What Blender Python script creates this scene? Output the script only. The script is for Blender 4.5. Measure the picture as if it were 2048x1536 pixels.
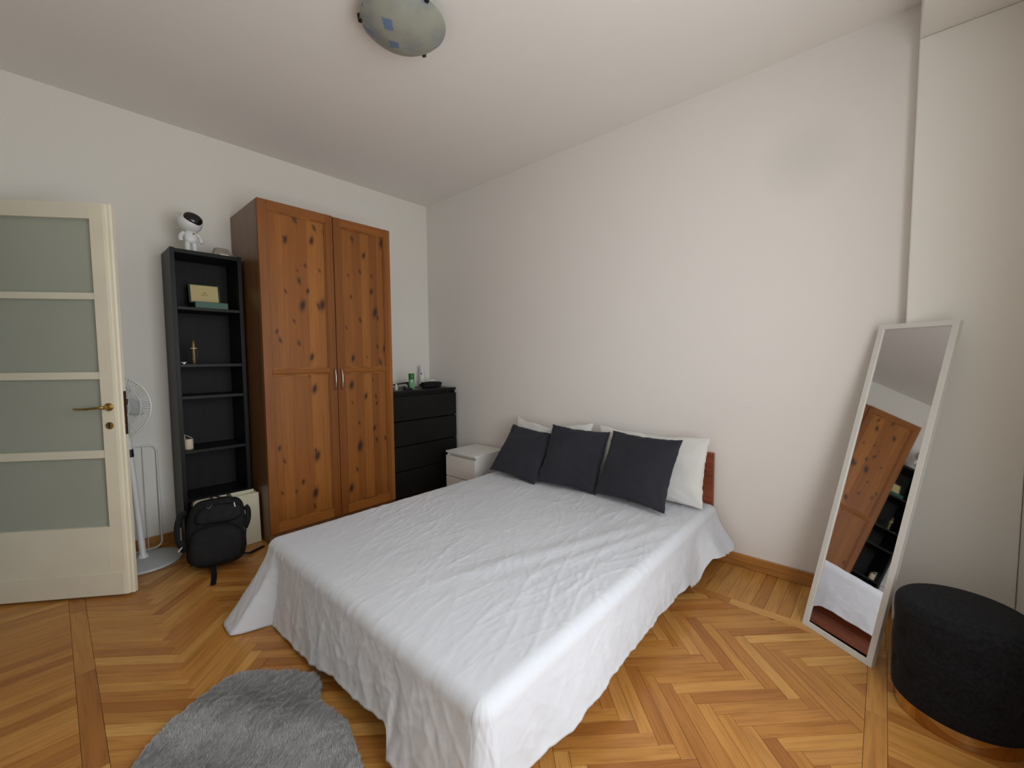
import bpy, bmesh, math, random
import numpy as np
from mathutils import Vector, Matrix, noise

random.seed(7)
scene = bpy.context.scene
for o in list(bpy.data.objects):
    bpy.data.objects.remove(o, do_unlink=True)

# ------------------------------------------------------------------ camera
RX0, RX1 = -3.20, 0.0        # room extent x (left wall, right wall)
RY0, RY1 = -4.18, 0.0        # room extent y (window wall, back wall)
H = 2.92                     # ceiling height
CAM = Vector((-2.7931, -3.7295, 1.2859))
YAW, PITCH, ROLL = math.radians(41.919), math.radians(-3.4475), math.radians(-0.4179)
cd = bpy.data.cameras.new('camera')
cd.sensor_width = 36.0
cd.lens = 830.38 * 36.0 / 2048.0
cd.clip_start = 0.02
cam = bpy.data.objects.new('camera', cd)
scene.collection.objects.link(cam)
fw = Vector((math.cos(YAW) * math.cos(PITCH), math.sin(YAW) * math.cos(PITCH), math.sin(PITCH)))
rt = Vector((math.sin(YAW), -math.cos(YAW), 0))
up = rt.cross(fw)
r2 = math.cos(ROLL) * rt + math.sin(ROLL) * up
u2 = r2.cross(fw)
M4 = Matrix((r2, u2, -fw)).transposed().to_4x4()
M4.translation = CAM
cam.matrix_world = M4
scene.camera = cam

# ------------------------------------------------------------------ world, daylight, exposure
w = bpy.data.worlds.new('overcast_sky')
scene.world = w
w.use_nodes = True
wn_ = w.node_tree.nodes; wl_ = w.node_tree.links
bg = wn_['Background']
tc_ = wn_.new('ShaderNodeTexCoord'); sx_ = wn_.new('ShaderNodeSeparateXYZ'); rp_ = wn_.new('ShaderNodeValToRGB')
wl_.new(tc_.outputs['Generated'], sx_.inputs[0]); wl_.new(sx_.outputs[2], rp_.inputs[0])
rp_.color_ramp.elements[0].position = 0.0; rp_.color_ramp.elements[0].color = (0.16, 0.15, 0.14, 1)     # ground
rp_.color_ramp.elements[1].position = 0.06; rp_.color_ramp.elements[1].color = (0.80, 0.89, 1.0, 1)      # overcast sky
wl_.new(rp_.outputs[0], bg.inputs['Color'])
bg.inputs['Strength'].default_value = 1.6

WX0, WX1, WZ0, WZ1 = -2.62, -1.12, 0.55, 2.38     # window opening in the front wall

ld = bpy.data.lights.new('window_daylight', 'AREA')      # soft daylight entering through the window opening
ld.shape = 'RECTANGLE'
ld.size = WX1 - WX0 - 0.02
ld.size_y = WZ1 - WZ0 - 0.02
ld.energy = 43.0
ld.color = (0.95, 0.975, 1.0)
lo = bpy.data.objects.new('window_daylight', ld)
lo.location = ((WX0 + WX1) / 2, RY0 - 0.10, (WZ0 + WZ1) / 2)
lo.rotation_euler = (math.radians(90), 0, 0)
scene.collection.objects.link(lo)

scene.view_settings.view_transform = 'Standard'
scene.view_settings.look = 'None'
scene.view_settings.gamma = 1.0
scene.view_settings.use_curve_mapping = False
scene.view_settings.exposure = -0.10

# ================================================================== materials
def srgb(r, g, b):
    def f(c):
        c /= 255.0
        return c / 12.92 if c <= 0.04045 else ((c + 0.055) / 1.055) ** 2.4
    return (f(r), f(g), f(b), 1)

class NT:
    def __init__(s, name):
        s.m = bpy.data.materials.new(name)
        s.m.use_nodes = True
        s.t = s.m.node_tree
        s.b = s.t.nodes['Principled BSDF']
        s.out = s.t.nodes['Material Output']
    def n(s, typ, **kw):
        nd = s.t.nodes.new(typ)
        for k, v in kw.items():
            if k in nd.inputs.keys() if isinstance(k, str) else False:
                nd.inputs[k].default_value = v
            else:
                setattr(nd, k, v)
        return nd
    def l(s, a, b):
        s.t.links.new(a, b)
    def val(s, sock, v):
        if hasattr(v, 'is_linked') or hasattr(v, 'links'):
            s.l(v, sock)
        else:
            sock.default_value = v
    def math(s, op, a, b=0.0, c=None):
        nd = s.t.nodes.new('ShaderNodeMath'); nd.operation = op
        s.val(nd.inputs[0], a); s.val(nd.inputs[1], b)
        if c is not None: s.val(nd.inputs[2], c)
        return nd.outputs[0]
    def mix(s, fac, a, b, blend='MIX'):
        nd = s.t.nodes.new('ShaderNodeMix'); nd.data_type = 'RGBA'; nd.blend_type = blend
        s.val(nd.inputs[0], fac); s.val(nd.inputs[6], a); s.val(nd.inputs[7], b)
        return nd.outputs[2]
    def mapping(s, src, scale=(1, 1, 1), loc=(0, 0, 0), rot=(0, 0, 0)):
        nd = s.t.nodes.new('ShaderNodeMapping')
        s.l(src, nd.inputs[0])
        nd.inputs['Scale'].default_value = scale
        nd.inputs['Location'].default_value = loc
        nd.inputs['Rotation'].default_value = rot
        return nd.outputs[0]
    def coord(s, which='Object'):
        return s.t.nodes.new('ShaderNodeTexCoord').outputs[which]
    def noise(s, vec, scale=5, detail=3, rough=0.5, dist=0.0):
        nd = s.t.nodes.new('ShaderNodeTexNoise')
        s.l(vec, nd.inputs['Vector'])
        nd.inputs['Scale'].default_value = scale
        nd.inputs['Detail'].default_value = detail
        nd.inputs['Roughness'].default_value = rough
        nd.inputs['Distortion'].default_value = dist
        return nd.outputs['Fac']
    def ramp(s, fac, stops):
        nd = s.t.nodes.new('ShaderNodeValToRGB')
        s.l(fac, nd.inputs[0])
        e = nd.color_ramp.elements
        while len(e) < len(stops): e.new(0.5)
        for k, (p, c) in zip(e, stops):
            k.position = p
            k.color = c if len(c) == 4 else (*c, 1)
        return nd.outputs[0]
    def bump(s, h, strength=0.2, dist=0.01):
        nd = s.t.nodes.new('ShaderNodeBump')
        nd.inputs['Strength'].default_value = strength
        nd.inputs['Distance'].default_value = dist
        s.l(h, nd.inputs['Height'])
        s.l(nd.outputs[0], s.b.inputs['Normal'])

def plain(name, col, rough=0.5, metal=0.0, var=0.06, scale=6, bump=0.0, bscale=60, spec=0.5):
    t = NT(name)
    c = t.coord()
    f = t.noise(c, scale, 4)
    dark = tuple(x * (1 - var) for x in col[:3]) + (1,)
    lite = tuple(min(1, x * (1 + var)) for x in col[:3]) + (1,)
    t.l(t.ramp(f, [(0.3, dark), (0.7, lite)]), t.b.inputs['Base Color'])
    t.b.inputs['Roughness'].default_value = rough
    t.b.inputs['Metallic'].default_value = metal
    t.b.inputs['Specular IOR Level'].default_value = spec
    if bump:
        t.bump(t.noise(c, bscale, 3), bump, 0.004)
    return t.m

M = {}
WALLC = (0.76, 0.745, 0.705, 1)
def wall_mat():
    t = NT('wall_paint')
    c = t.coord()
    f = t.noise(c, 0.7, 3)
    base = t.ramp(f, [(0.3, (0.825, 0.803, 0.742, 1)), (0.7, (0.845, 0.818, 0.758, 1))])
    t.l(base, t.b.inputs['Base Color'])
    t.b.inputs['Roughness'].default_value = 0.85
    t.bump(t.noise(c, 140, 3), 0.08, 0.002)
    return t.m
M['wall'] = wall_mat()
def wall_r_mat():
    # the bed wall: same paint with a faint round smudge high up near the column
    t = NT('wall_paint_with_smudge')
    c = t.coord()
    f = t.noise(c, 0.7, 3)
    base = t.ramp(f, [(0.3, (0.815, 0.783, 0.742, 1)), (0.7, (0.835, 0.800, 0.76, 1))])
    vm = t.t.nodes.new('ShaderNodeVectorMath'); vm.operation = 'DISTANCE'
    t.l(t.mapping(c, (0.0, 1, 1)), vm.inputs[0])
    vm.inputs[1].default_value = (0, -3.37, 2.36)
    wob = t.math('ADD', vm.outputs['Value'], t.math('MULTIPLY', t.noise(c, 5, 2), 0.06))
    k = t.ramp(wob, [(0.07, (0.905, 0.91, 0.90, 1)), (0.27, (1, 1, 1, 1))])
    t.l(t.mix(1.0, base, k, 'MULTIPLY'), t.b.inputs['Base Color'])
    t.b.inputs['Roughness'].default_value = 0.85
    t.bump(t.noise(c, 140, 3), 0.08, 0.002)
    return t.m
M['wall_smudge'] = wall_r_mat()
M['ceiling'] = plain('ceiling_paint', (0.885, 0.845, 0.80, 1), 0.9, var=0.015, scale=1.0, bump=0.05, bscale=160)

def parquet_mat():
    t = NT('oak_parquet')
    uv = t.coord('UV')
    oi = t.t.nodes.new('ShaderNodeObjectInfo').outputs['Random']
    gi = t.t.nodes.new('ShaderNodeNewGeometry').outputs['Random Per Island']
    rnd = t.math('FRACT', t.math('ADD', oi, gi))
    off = t.t.nodes.new('ShaderNodeCombineXYZ')
    t.l(t.math('MULTIPLY', rnd, 31.0), off.inputs[0]); t.l(t.math('MULTIPLY', rnd, 17.0), off.inputs[1])
    t.l(t.math('MULTIPLY', rnd, 53.0), off.inputs[2])
    ad = t.t.nodes.new('ShaderNodeVectorMath'); ad.operation = 'ADD'
    t.l(uv, ad.inputs[0]); t.l(off.outputs[0], ad.inputs[1])
    v = ad.outputs[0]
    grain = t.noise(t.mapping(v, (5, 95, 1)), 1.0, 5, 0.6, 0.4)
    broad = t.noise(t.mapping(v, (2.5, 16, 1)), 1.0, 3, 0.5, 0.8)
    tone = t.ramp(rnd, [(0.0, srgb(166, 108, 52)), (0.18, srgb(188, 131, 66)), (0.42, srgb(200, 147, 78)),
                        (0.62, srgb(192, 134, 66)), (0.82, srgb(212, 162, 92)), (1.0, srgb(182, 121, 60))])
    g = t.ramp(grain, [(0.30, (0.66, 0.56, 0.44, 1)), (0.52, (1, 1, 1, 1)), (0.75, (1.05, 1.03, 0.98, 1))])
    bq = t.ramp(broad, [(0.3, (0.84, 0.78, 0.70, 1)), (0.6, (1.03, 1.02, 1.0, 1))])
    col = t.mix(0.75, tone, g, 'MULTIPLY')
    col = t.mix(1.0, col, bq, 'MULTIPLY')
    t.l(col, t.b.inputs['Base Color'])
    t.l(t.ramp(broad, [(0.3, (0.30, 0.30, 0.30, 1)), (0.7, (0.40, 0.40, 0.40, 1))]), t.b.inputs['Roughness'])
    t.b.inputs['Specular IOR Level'].default_value = 0.42
    t.bump(grain, 0.06, 0.002)
    return t.m
M['parquet'] = parquet_mat()
M['joint'] = plain('floor_joint_dark', srgb(70, 44, 22), 0.8)

def oak_trim():
    t = NT('oak_baseboard')
    c = t.coord()
    g = t.noise(t.mapping(c, (4, 4, 70)), 1, 4, 0.6, 0.5)
    t.l(t.ramp(g, [(0.3, srgb(150, 98, 46)), (0.7, srgb(196, 138, 72))]), t.b.inputs['Base Color'])
    t.b.inputs['Roughness'].default_value = 0.42
    return t.m
M['baseboard'] = oak_trim()

def pine(name, axis='z', knots=True, light=1.0, seed=0.0):
    # stained pine: glued staves, grain along the axis, dark knots
    t = NT(name)
    c = t.coord()
    # coordinates arranged so that X runs across the grain, Z along it
    if axis == 'x':
        c = t.mapping(c, (1, 1, 1), (0, 0, 0), (0, math.radians(90), 0))
    sep = t.t.nodes.new('ShaderNodeSeparateXYZ'); t.l(c, sep.inputs[0])
    X, Y, Z = sep.outputs
    st = t.math('FLOOR', t.math('MULTIPLY', t.math('ADD', X, 7.3 + seed), 14.5))
    wn = t.t.nodes.new('ShaderNodeTexWhiteNoise'); wn.noise_dimensions = '1D'
    t.l(st, wn.inputs['W'])
    stv = wn.outputs['Value']
    cmb = t.t.nodes.new('ShaderNodeCombineXYZ')
    t.l(t.math('MULTIPLY', t.math('ADD', X, Y), 60.0), cmb.inputs[0])
    t.l(t.math('MULTIPLY', stv, 37.0), cmb.inputs[1])
    t.l(t.math('MULTIPLY', Z, 2.2), cmb.inputs[2])
    grain = t.noise(cmb.outputs[0], 1.0, 4, 0.6, 0.6)
    L = light
    tone = t.ramp(stv, [(0.0, tuple(x * L for x in srgb(132, 79, 32)[:3])), (0.5, tuple(x * L for x in srgb(148, 93, 40)[:3])),
                        (1.0, tuple(x * L for x in srgb(166, 109, 50)[:3]))])
    g = t.ramp(grain, [(0.28, (0.78, 0.70, 0.62, 1)), (0.6, (1.04, 1.03, 1.0, 1))])
    col = t.mix(0.8, tone, g, 'MULTIPLY')
    big = t.noise(t.mapping(c, (3, 3, 1.2)), 1.0, 2)
    col = t.mix(0.55, col, t.ramp(big, [(0.3, (0.80, 0.72, 0.66, 1)), (0.7, (1.08, 1.04, 1.0, 1))]), 'MULTIPLY')
    if knots:
        def knotlayer(sx, sz, keep, rad, sd, sl):
            vo = t.t.nodes.new('ShaderNodeTexVoronoi'); vo.voronoi_dimensions = '2D'
            cc = t.t.nodes.new('ShaderNodeCombineXYZ')
            wobz = t.math('ADD', Z, t.math('MULTIPLY', t.math('SUBTRACT', t.noise(t.mapping(c, (9, 9, 9)), 1, 2), 0.5), 0.03))
            slant = t.math('ADD', X, t.math('MULTIPLY', Z, sl))
            t.l(t.math('MULTIPLY', t.math('ADD', slant, sd + seed), sx), cc.inputs[0])
            t.l(t.math('MULTIPLY', t.math('ADD', wobz, sd), sz), cc.inputs[1])
            t.l(cc.outputs[0], vo.inputs['Vector'])
            vo.inputs['Scale'].default_value = 1.0
            vo.inputs['Randomness'].default_value = 0.9
            s2 = t.t.nodes.new('ShaderNodeSeparateColor'); t.l(vo.outputs['Color'], s2.inputs[0])
            on = t.math('LESS_THAN', s2.outputs[0], keep)
            r = t.math('MULTIPLY', t.math('ADD', t.math('MULTIPLY', s2.outputs[1], 0.9), 0.45), rad)
            q = t.math('DIVIDE', vo.outputs['Distance'], r)
            k = t.ramp(q, [(0.0, (1, 1, 1, 1)), (0.28, (0.95, 0.95, 0.95, 1)), (0.50, (0.42, 0.42, 0.42, 1)), (0.75, (0.12, 0.12, 0.12, 1)), (1.0, (0, 0, 0, 1))])
            return t.math('MULTIPLY', k, on)
        k1 = knotlayer(7.2, 3.6, 0.62, 0.23, 2.7, -0.16)
        k2 = knotlayer(10.0, 5.0, 0.55, 0.20, 5.9, 0.22)
        kk = t.math('MAXIMUM', k1, t.math('MULTIPLY', k2, 0.85))
        col = t.mix(t.math('MULTIPLY', kk, 0.93), col, (0.030, 0.011, 0.004, 1))
    t.l(col, t.b.inputs['Base Color'])
    t.b.inputs['Roughness'].default_value = 0.42
    t.b.inputs['Specular IOR Level'].default_value = 0.35
    t.bump(grain, 0.05, 0.001)
    return t.m
M['pine_panel'] = pine('pine_panel_with_knots', 'z', True)
M['pine_stile'] = pine('pine_stile', 'z', False, 0.96, 1.7)
M['pine_rail'] = pine('pine_rail', 'x', False, 0.96, 3.1)
def carcass():
    t = NT('brown_carcass_foil')
    c = t.coord()
    g = t.noise(t.mapping(c, (30, 30, 1.5)), 1, 4, 0.6, 0.3)
    t.l(t.ramp(g, [(0.3, srgb(104, 70, 38)), (0.7, srgb(128, 90, 54))]), t.b.inputs['Base Color'])
    t.b.inputs['Roughness'].default_value = 0.38
    return t.m
M['carcass'] = carcass()
def redwood():
    t = NT('red_brown_bed_wood')
    c = t.coord()
    g = t.noise(t.mapping(c, (8, 2, 40)), 1, 4, 0.6, 0.4)
    t.l(t.ramp(g, [(0.3, srgb(112, 56, 34)), (0.7, srgb(152, 84, 54))]), t.b.inputs['Base Color'])
    t.b.inputs['Roughness'].default_value = 0.4
    return t.m
M['redwood'] = redwood()
def blackwood(name, a, b, rough=0.5):
    t = NT(name)
    c = t.coord()
    g = t.noise(t.mapping(c, (60, 60, 3)), 1, 4, 0.7)
    t.l(t.ramp(g, [(0.3, a), (0.7, b)]), t.b.inputs['Base Color'])
    t.b.inputs['Roughness'].default_value = rough
    t.b.inputs['Specular IOR Level'].default_value = 0.2
    t.bump(g, 0.05, 0.001)
    return t.m
M['black_wood'] = blackwood('black_brown_foil', (0.007, 0.007, 0.007, 1), (0.013, 0.0125, 0.012, 1), 0.42)
M['black_back'] = blackwood('black_back_panel', (0.008, 0.008, 0.008, 1), (0.014, 0.014, 0.013, 1), 0.55)
M['white_lacquer'] = plain('white_lacquer', (0.80, 0.79, 0.76, 1), 0.35, var=0.02)
M['door_paint'] = plain('cream_door_paint', srgb(232, 226, 206), 0.45, var=0.03, bump=0.03, bscale=30)
M['door_edge'] = plain('cream_door_edge_paint', srgb(236, 229, 206), 0.4, var=0.03)
M['brass'] = plain('aged_brass', srgb(176, 144, 80), 0.28, 1.0, var=0.12, scale=30)
M['lock_steel'] = plain('brown_lock_plate', srgb(92, 62, 50), 0.5, 0.6, var=0.15, scale=40)
M['keyhole'] = plain('keyhole_black', (0.01, 0.01, 0.01, 1), 0.7)
M['satin_metal'] = plain('satin_nickel', srgb(200, 196, 188), 0.3, 1.0, var=0.05)
def frosted():
    t = NT('frosted_door_glass')
    c = t.coord()
    f = t.noise(c, 2.0, 2)
    t.l(t.ramp(f, [(0.3, (0.58, 0.61, 0.53, 1)), (0.7, (0.62, 0.645, 0.565, 1))]), t.b.inputs['Base Color'])
    t.b.inputs['Roughness'].default_value = 0.38
    t.b.inputs['Specular IOR Level'].default_value = 0.3
    tr = t.t.nodes.new('ShaderNodeBsdfTranslucent'); tr.inputs[0].default_value = (0.68, 0.70, 0.61, 1)
    ms = t.t.nodes.new('ShaderNodeMixShader'); ms.inputs[0].default_value = 0.40
    t.l(t.b.outputs[0], ms.inputs[1]); t.l(tr.outputs[0], ms.inputs[2])
    t.l(ms.outputs[0], t.out.inputs[0])
    return t.m
M['frosted'] = frosted()
def clear():
    t = NT('clear_window_glass')
    fr = t.t.nodes.new('ShaderNodeFresnel'); fr.inputs[0].default_value = 1.45
    tr = t.t.nodes.new('ShaderNodeBsdfTransparent'); tr.inputs[0].default_value = (0.96, 0.98, 0.97, 1)
    gl = t.t.nodes.new('ShaderNodeBsdfGlossy'); gl.inputs['Roughness'].default_value = 0.02
    ms = t.t.nodes.new('ShaderNodeMixShader')
    t.l(fr.outputs[0], ms.inputs[0]); t.l(tr.outputs[0], ms.inputs[1]); t.l(gl.outputs[0], ms.inputs[2])
    t.l(ms.outputs[0], t.out.inputs[0])
    return t.m
M['glass'] = clear()
def cotton(name, a, b, trans=0.0, wr=0.25):
    t = NT(name)
    c = t.coord()
    f = t.noise(c, 3, 4)
    t.l(t.ramp(f, [(0.3, a), (0.7, b)]), t.b.inputs['Base Color'])
    t.b.inputs['Roughness'].default_value = 0.85
    t.b.inputs['Specular IOR Level'].default_value = 0.2
    t.b.inputs['Sheen Weight'].default_value = 0.08
    # fine creases and weave
    cr = t.noise(t.mapping(c, (9, 26, 14), rot=(0, 0, 0.5)), 1.0, 5, 0.6, 1.2)
    weave = t.noise(c, 420, 2)
    h = t.math('ADD', cr, t.math('MULTIPLY', weave, 0.12))
    t.bump(h, wr, 0.012)
    return t.m
M['sheet'] = cotton('white_cotton_sheet', (0.63, 0.652, 0.70, 1), (0.67, 0.692, 0.735, 1), wr=0.10)
M['pillow_white'] = cotton('white_cotton_pillow', (0.68, 0.675, 0.65, 1), (0.73, 0.725, 0.70, 1), wr=0.15)
M['cushion_dark'] = cotton('charcoal_cushion_cloth', (0.022, 0.022, 0.030, 1), (0.030, 0.030, 0.039, 1), wr=0.15)
M['mattress'] = cotton('mattress_ticking', (0.66, 0.66, 0.66, 1), (0.72, 0.72, 0.71, 1))
def fur():
    t = NT('grey_faux_fur')
    c = t.coord()
    f = t.noise(c, 14, 4)
    gi = t.t.nodes.new('ShaderNodeNewGeometry').outputs['Random Per Island']
    m = t.math('ADD', t.math('MULTIPLY', f, 0.7), t.math('MULTIPLY', gi, 0.35))
    t.l(t.ramp(m, [(0.2, (0.22, 0.22, 0.223, 1)), (0.5, (0.36, 0.36, 0.365, 1)), (0.9, (0.52, 0.52, 0.53, 1))]), t.b.inputs['Base Color'])
    t.b.inputs['Roughness'].default_value = 0.7
    t.b.inputs['Specular IOR Level'].default_value = 0.2
    return t.m
M['fur'] = fur()
M['velvet'] = None
def velvet():
    t = NT('black_velvet')
    c = t.coord()
    f = t.noise(c, 90, 3)
    t.l(t.ramp(f, [(0.3, (0.006, 0.006, 0.007, 1)), (0.7, (0.014, 0.014, 0.0155, 1))]), t.b.inputs['Base Color'])
    t.b.inputs['Roughness'].default_value = 0.9
    t.b.inputs['Specular IOR Level'].default_value = 0.1
    t.b.inputs['Sheen Weight'].default_value = 0.04
    t.bump(f, 0.2, 0.002)
    return t.m
M['velvet'] = velvet()
M['gold'] = plain('polished_gold_metal', srgb(206, 178, 130), 0.12, 1.0, var=0.04)
def mirror_mat():
    t = NT('mirror_glass')
    t.b.inputs['Metallic'].default_value = 1.0
    t.b.inputs['Roughness'].default_value = 0.02
    c = t.coord()
    t.l(t.ramp(t.noise(c, 3, 2), [(0.3, (0.76, 0.76, 0.77, 1)), (0.7, (0.78, 0.78, 0.79, 1))]), t.b.inputs['Base Color'])
    return t.m
M['mirror'] = mirror_mat()
M['mirror_frame'] = plain('white_mirror_frame', (0.68, 0.665, 0.62, 1), 0.4, var=0.02)
M['white_plastic'] = plain('white_plastic', (0.76, 0.77, 0.77, 1), 0.35, var=0.02)
M['grey_plastic'] = plain('pale_grey_plastic', (0.55, 0.58, 0.59, 1), 0.4, var=0.03)
M['black_plastic'] = plain('black_plastic', (0.015, 0.015, 0.016, 1), 0.35, var=0.1)
M['visor'] = plain('dark_glossy_visor', (0.012, 0.010, 0.012, 1), 0.06, var=0.2)
M['black_nylon'] = plain('black_nylon', (0.010, 0.010, 0.011, 1), 0.75, var=0.3, scale=40, bump=0.25, bscale=220, spec=0.25)
M['black_strap'] = plain('black_webbing', (0.008, 0.008, 0.009, 1), 0.7, var=0.2, scale=60, spec=0.2)
M['pale_tag'] = plain('pale_pull_tag', srgb(206, 200, 176), 0.5)
M['lilac_lining'] = plain('grey_lilac_lining', srgb(130, 122, 134), 0.8)
M['paper_bag'] = plain('cream_paper', srgb(214, 206, 180), 0.7, var=0.02)
M['grey_ribbon'] = plain('grey_ribbon', srgb(98, 94, 90), 0.7)
M['box_green'] = plain('dark_green_leatherette', srgb(20, 84, 62), 0.45, var=0.06, scale=30)
M['box_green_dark'] = plain('deep_green_leatherette', srgb(24, 62, 44), 0.5, var=0.06, scale=30)
M['box_cream'] = plain('cream_satin_lining', srgb(214, 196, 142), 0.6, var=0.03)
M['print_brown'] = plain('brown_print', srgb(110, 92, 58), 0.6)
M['gold_lacquer'] = plain('gold_lacquered_tin', srgb(112, 97, 62), 0.4, 0.6, var=0.1, scale=40)
M['white_print'] = plain('pale_print', srgb(226, 220, 200), 0.5)
M['candle_cream'] = plain('cream_wax', srgb(226, 208, 182), 0.6)
M['silver_grey'] = plain('brushed_grey_metal', srgb(128, 118, 110), 0.4, 0.5, var=0.08, scale=30)
M['clear_plastic'] = plain('milky_plastic', srgb(214, 208, 196), 0.3)
def green_can():
    t = NT('green_printed_can')
    c = t.coord()
    sp = t.t.nodes.new('ShaderNodeSeparateXYZ'); t.l(c, sp.inputs[0])
    n = t.noise(t.mapping(c, (40, 40, 22)), 1, 3)
    lo_ = t.ramp(n, [(0.40, srgb(58, 132, 76)), (0.60, srgb(150, 196, 156))])
    z = t.math('ADD', sp.outputs[2], t.math('MULTIPLY', n, 0.03))
    t.l(t.mix(t.math('GREATER_THAN', z, 0.112), lo_, srgb(34, 108, 50)), t.b.inputs['Base Color'])
    t.b.inputs['Roughness'].default_value = 0.35
    return t.m
M['green_can'] = green_can()
M['green_cap'] = plain('green_cap', srgb(36, 116, 52), 0.4)
M['purple'] = plain('purple_grey_print', srgb(120, 96, 112), 0.5)
def lampglass():
    t = NT('painted_frosted_lamp_glass')
    c = t.coord()
    vo = t.t.nodes.new('ShaderNodeTexVoronoi'); vo.voronoi_dimensions = '2D'
    t.l(t.mapping(c, (9.5, 9.5, 9.5), (0.35, 0.7, 0)), vo.inputs['Vector'])
    vo.inputs['Scale'].default_value = 1.0
    vo.distance = 'MANHATTAN'
    sc = t.t.nodes.new('ShaderNodeSeparateColor'); t.l(vo.outputs['Color'], sc.inputs[0])
    n = t.noise(c, 30, 3)
    d = t.math('ADD', vo.outputs['Distance'], t.math('MULTIPLY', t.math('SUBTRACT', n, 0.5), 0.25))
    patch = t.math('MULTIPLY', t.ramp(d, [(0.26, (1, 1, 1, 1)), (0.34, (0, 0, 0, 1))]), t.math('LESS_THAN', sc.outputs[0], 0.42))
    base = t.ramp(t.noise(c, 7, 3), [(0.3, (0.44, 0.44, 0.37, 1)), (0.7, (0.52, 0.52, 0.45, 1))])
    soft = t.ramp(t.noise(t.mapping(c, (1, 1, 1), (3, 1, 0)), 9, 2), [(0.5, (0, 0, 0, 1)), (0.68, (1, 1, 1, 1))])
    col = t.mix(t.math('MULTIPLY', soft, 0.35), base, srgb(128, 146, 170))
    col = t.mix(t.math('MULTIPLY', patch, 0.85), col, srgb(120, 146, 190))
    t.l(col, t.b.inputs['Base Color'])
    t.b.inputs['Roughness'].default_value = 0.3
    tr = t.t.nodes.new('ShaderNodeBsdfTranslucent'); t.l(col, tr.inputs[0])
    ms = t.t.nodes.new('ShaderNodeMixShader'); ms.inputs[0].default_value = 0.35
    t.l(t.b.outputs[0], ms.inputs[1]); t.l(tr.outputs[0], ms.inputs[2])
    t.l(ms.outputs[0], t.out.inputs[0])
    return t.m
M['lampglass'] = lampglass()
M['dark_metal'] = plain('dark_bronze_clip', (0.03, 0.027, 0.024, 1), 0.4, 0.7, var=0.1)

# ================================================================== mesh helpers
def new_obj(name, me, parent=None, mat=None, smooth=False):
    o = bpy.data.objects.new(name, me)
    scene.collection.objects.link(o)
    if mat is not None and not me.materials:
        me.materials.append(mat)
    if smooth:
        for p in me.polygons: p.use_smooth = True
    if parent is not None:
        o.parent = parent
    return o

def from_bm(name, bm, mat, parent=None, smooth=False):
    bmesh.ops.recalc_face_normals(bm, faces=bm.faces)
    me = bpy.data.meshes.new(name)
    bm.to_mesh(me); bm.free()
    return new_obj(name, me, parent, mat, smooth)

def bm_box(bm, a, b, bev=0.0, seg=1):
    a = Vector(a); b = Vector(b)
    x0, x1 = sorted((a.x, b.x)); y0, y1 = sorted((a.y, b.y)); z0, z1 = sorted((a.z, b.z))
    vs = [bm.verts.new(p) for p in ((x0, y0, z0), (x1, y0, z0), (x1, y1, z0), (x0, y1, z0), (x0, y0, z1), (x1, y0, z1), (x1, y1, z1), (x0, y1, z1))]
    fs = [bm.faces.new([vs[i] for i in f]) for f in ((0, 3, 2, 1), (4, 5, 6, 7), (0, 1, 5, 4), (1, 2, 6, 5), (2, 3, 7, 6), (3, 0, 4, 7))]
    if bev:
        es = list({e for f in fs for e in f.edges})
        bmesh.ops.bevel(bm, geom=es, offset=bev, segments=seg, profile=0.5, affect='EDGES')

def box(name, a, b, mat, parent=None, bev=0.0, seg=1):
    bm = bmesh.new(); bm_box(bm, a, b, bev, seg)
    return from_bm(name, bm, mat, parent)

def boxes(name, lst, mat, parent=None, bev=0.0):
    bm = bmesh.new()
    for a, b in lst: bm_box(bm, a, b, bev)
    return from_bm(name, bm, mat, parent)

def bm_lathe(bm, prof, seg=32, origin=(0, 0, 0), axis=None):
    # prof: list of (r, h); axis: 3x3 matrix (columns) or None
    o = Vector(origin); rings = []
    A = axis if axis is not None else Matrix.Identity(3)
    for r, h in prof:
        if r < 1e-6:
            rings.append([bm.verts.new(o + A @ Vector((0, 0, h)))])
        else:
            rings.append([bm.verts.new(o + A @ Vector((r * math.cos(2 * math.pi * k / seg), r * math.sin(2 * math.pi * k / seg), h))) for k in range(seg)])
    for p, q in zip(rings, rings[1:]):
        for k in range(seg):
            k2 = (k + 1) % seg
            if len(p) == 1 and len(q) == 1: continue
            if len(p) == 1: bm.faces.new((p[0], q[k2], q[k]))
            elif len(q) == 1: bm.faces.new((p[k], p[k2], q[0]))
            else: bm.faces.new((p[k], p[k2], q[k2], q[k]))
    if len(rings[0]) > 1: bm.faces.new(rings[0][::-1])
    if len(rings[-1]) > 1: bm.faces.new(rings[-1])

def lathe(name, prof, mat, parent=None, seg=32, origin=(0, 0, 0), axis=None, smooth=True):
    bm = bmesh.new(); bm_lathe(bm, prof, seg, origin, axis)
    o = from_bm(name, bm, mat, parent)
    if smooth: auto_smooth(o)
    return o

def auto_smooth(o, ang=38):
    me = o.data
    bm = bmesh.new(); bm.from_mesh(me)
    for f in bm.faces: f.smooth = True
    for e in bm.edges:
        if len(e.link_faces) == 2 and e.calc_face_angle(0) > math.radians(ang):
            e.smooth = False
    bm.to_mesh(me); bm.free()

def frame_of(d):
    d = d.normalized()
    a = Vector((0, 0, 1)) if abs(d.z) < 0.9 else Vector((1, 0, 0))
    x = a.cross(d).normalized(); y = d.cross(x)
    return x, y

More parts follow.
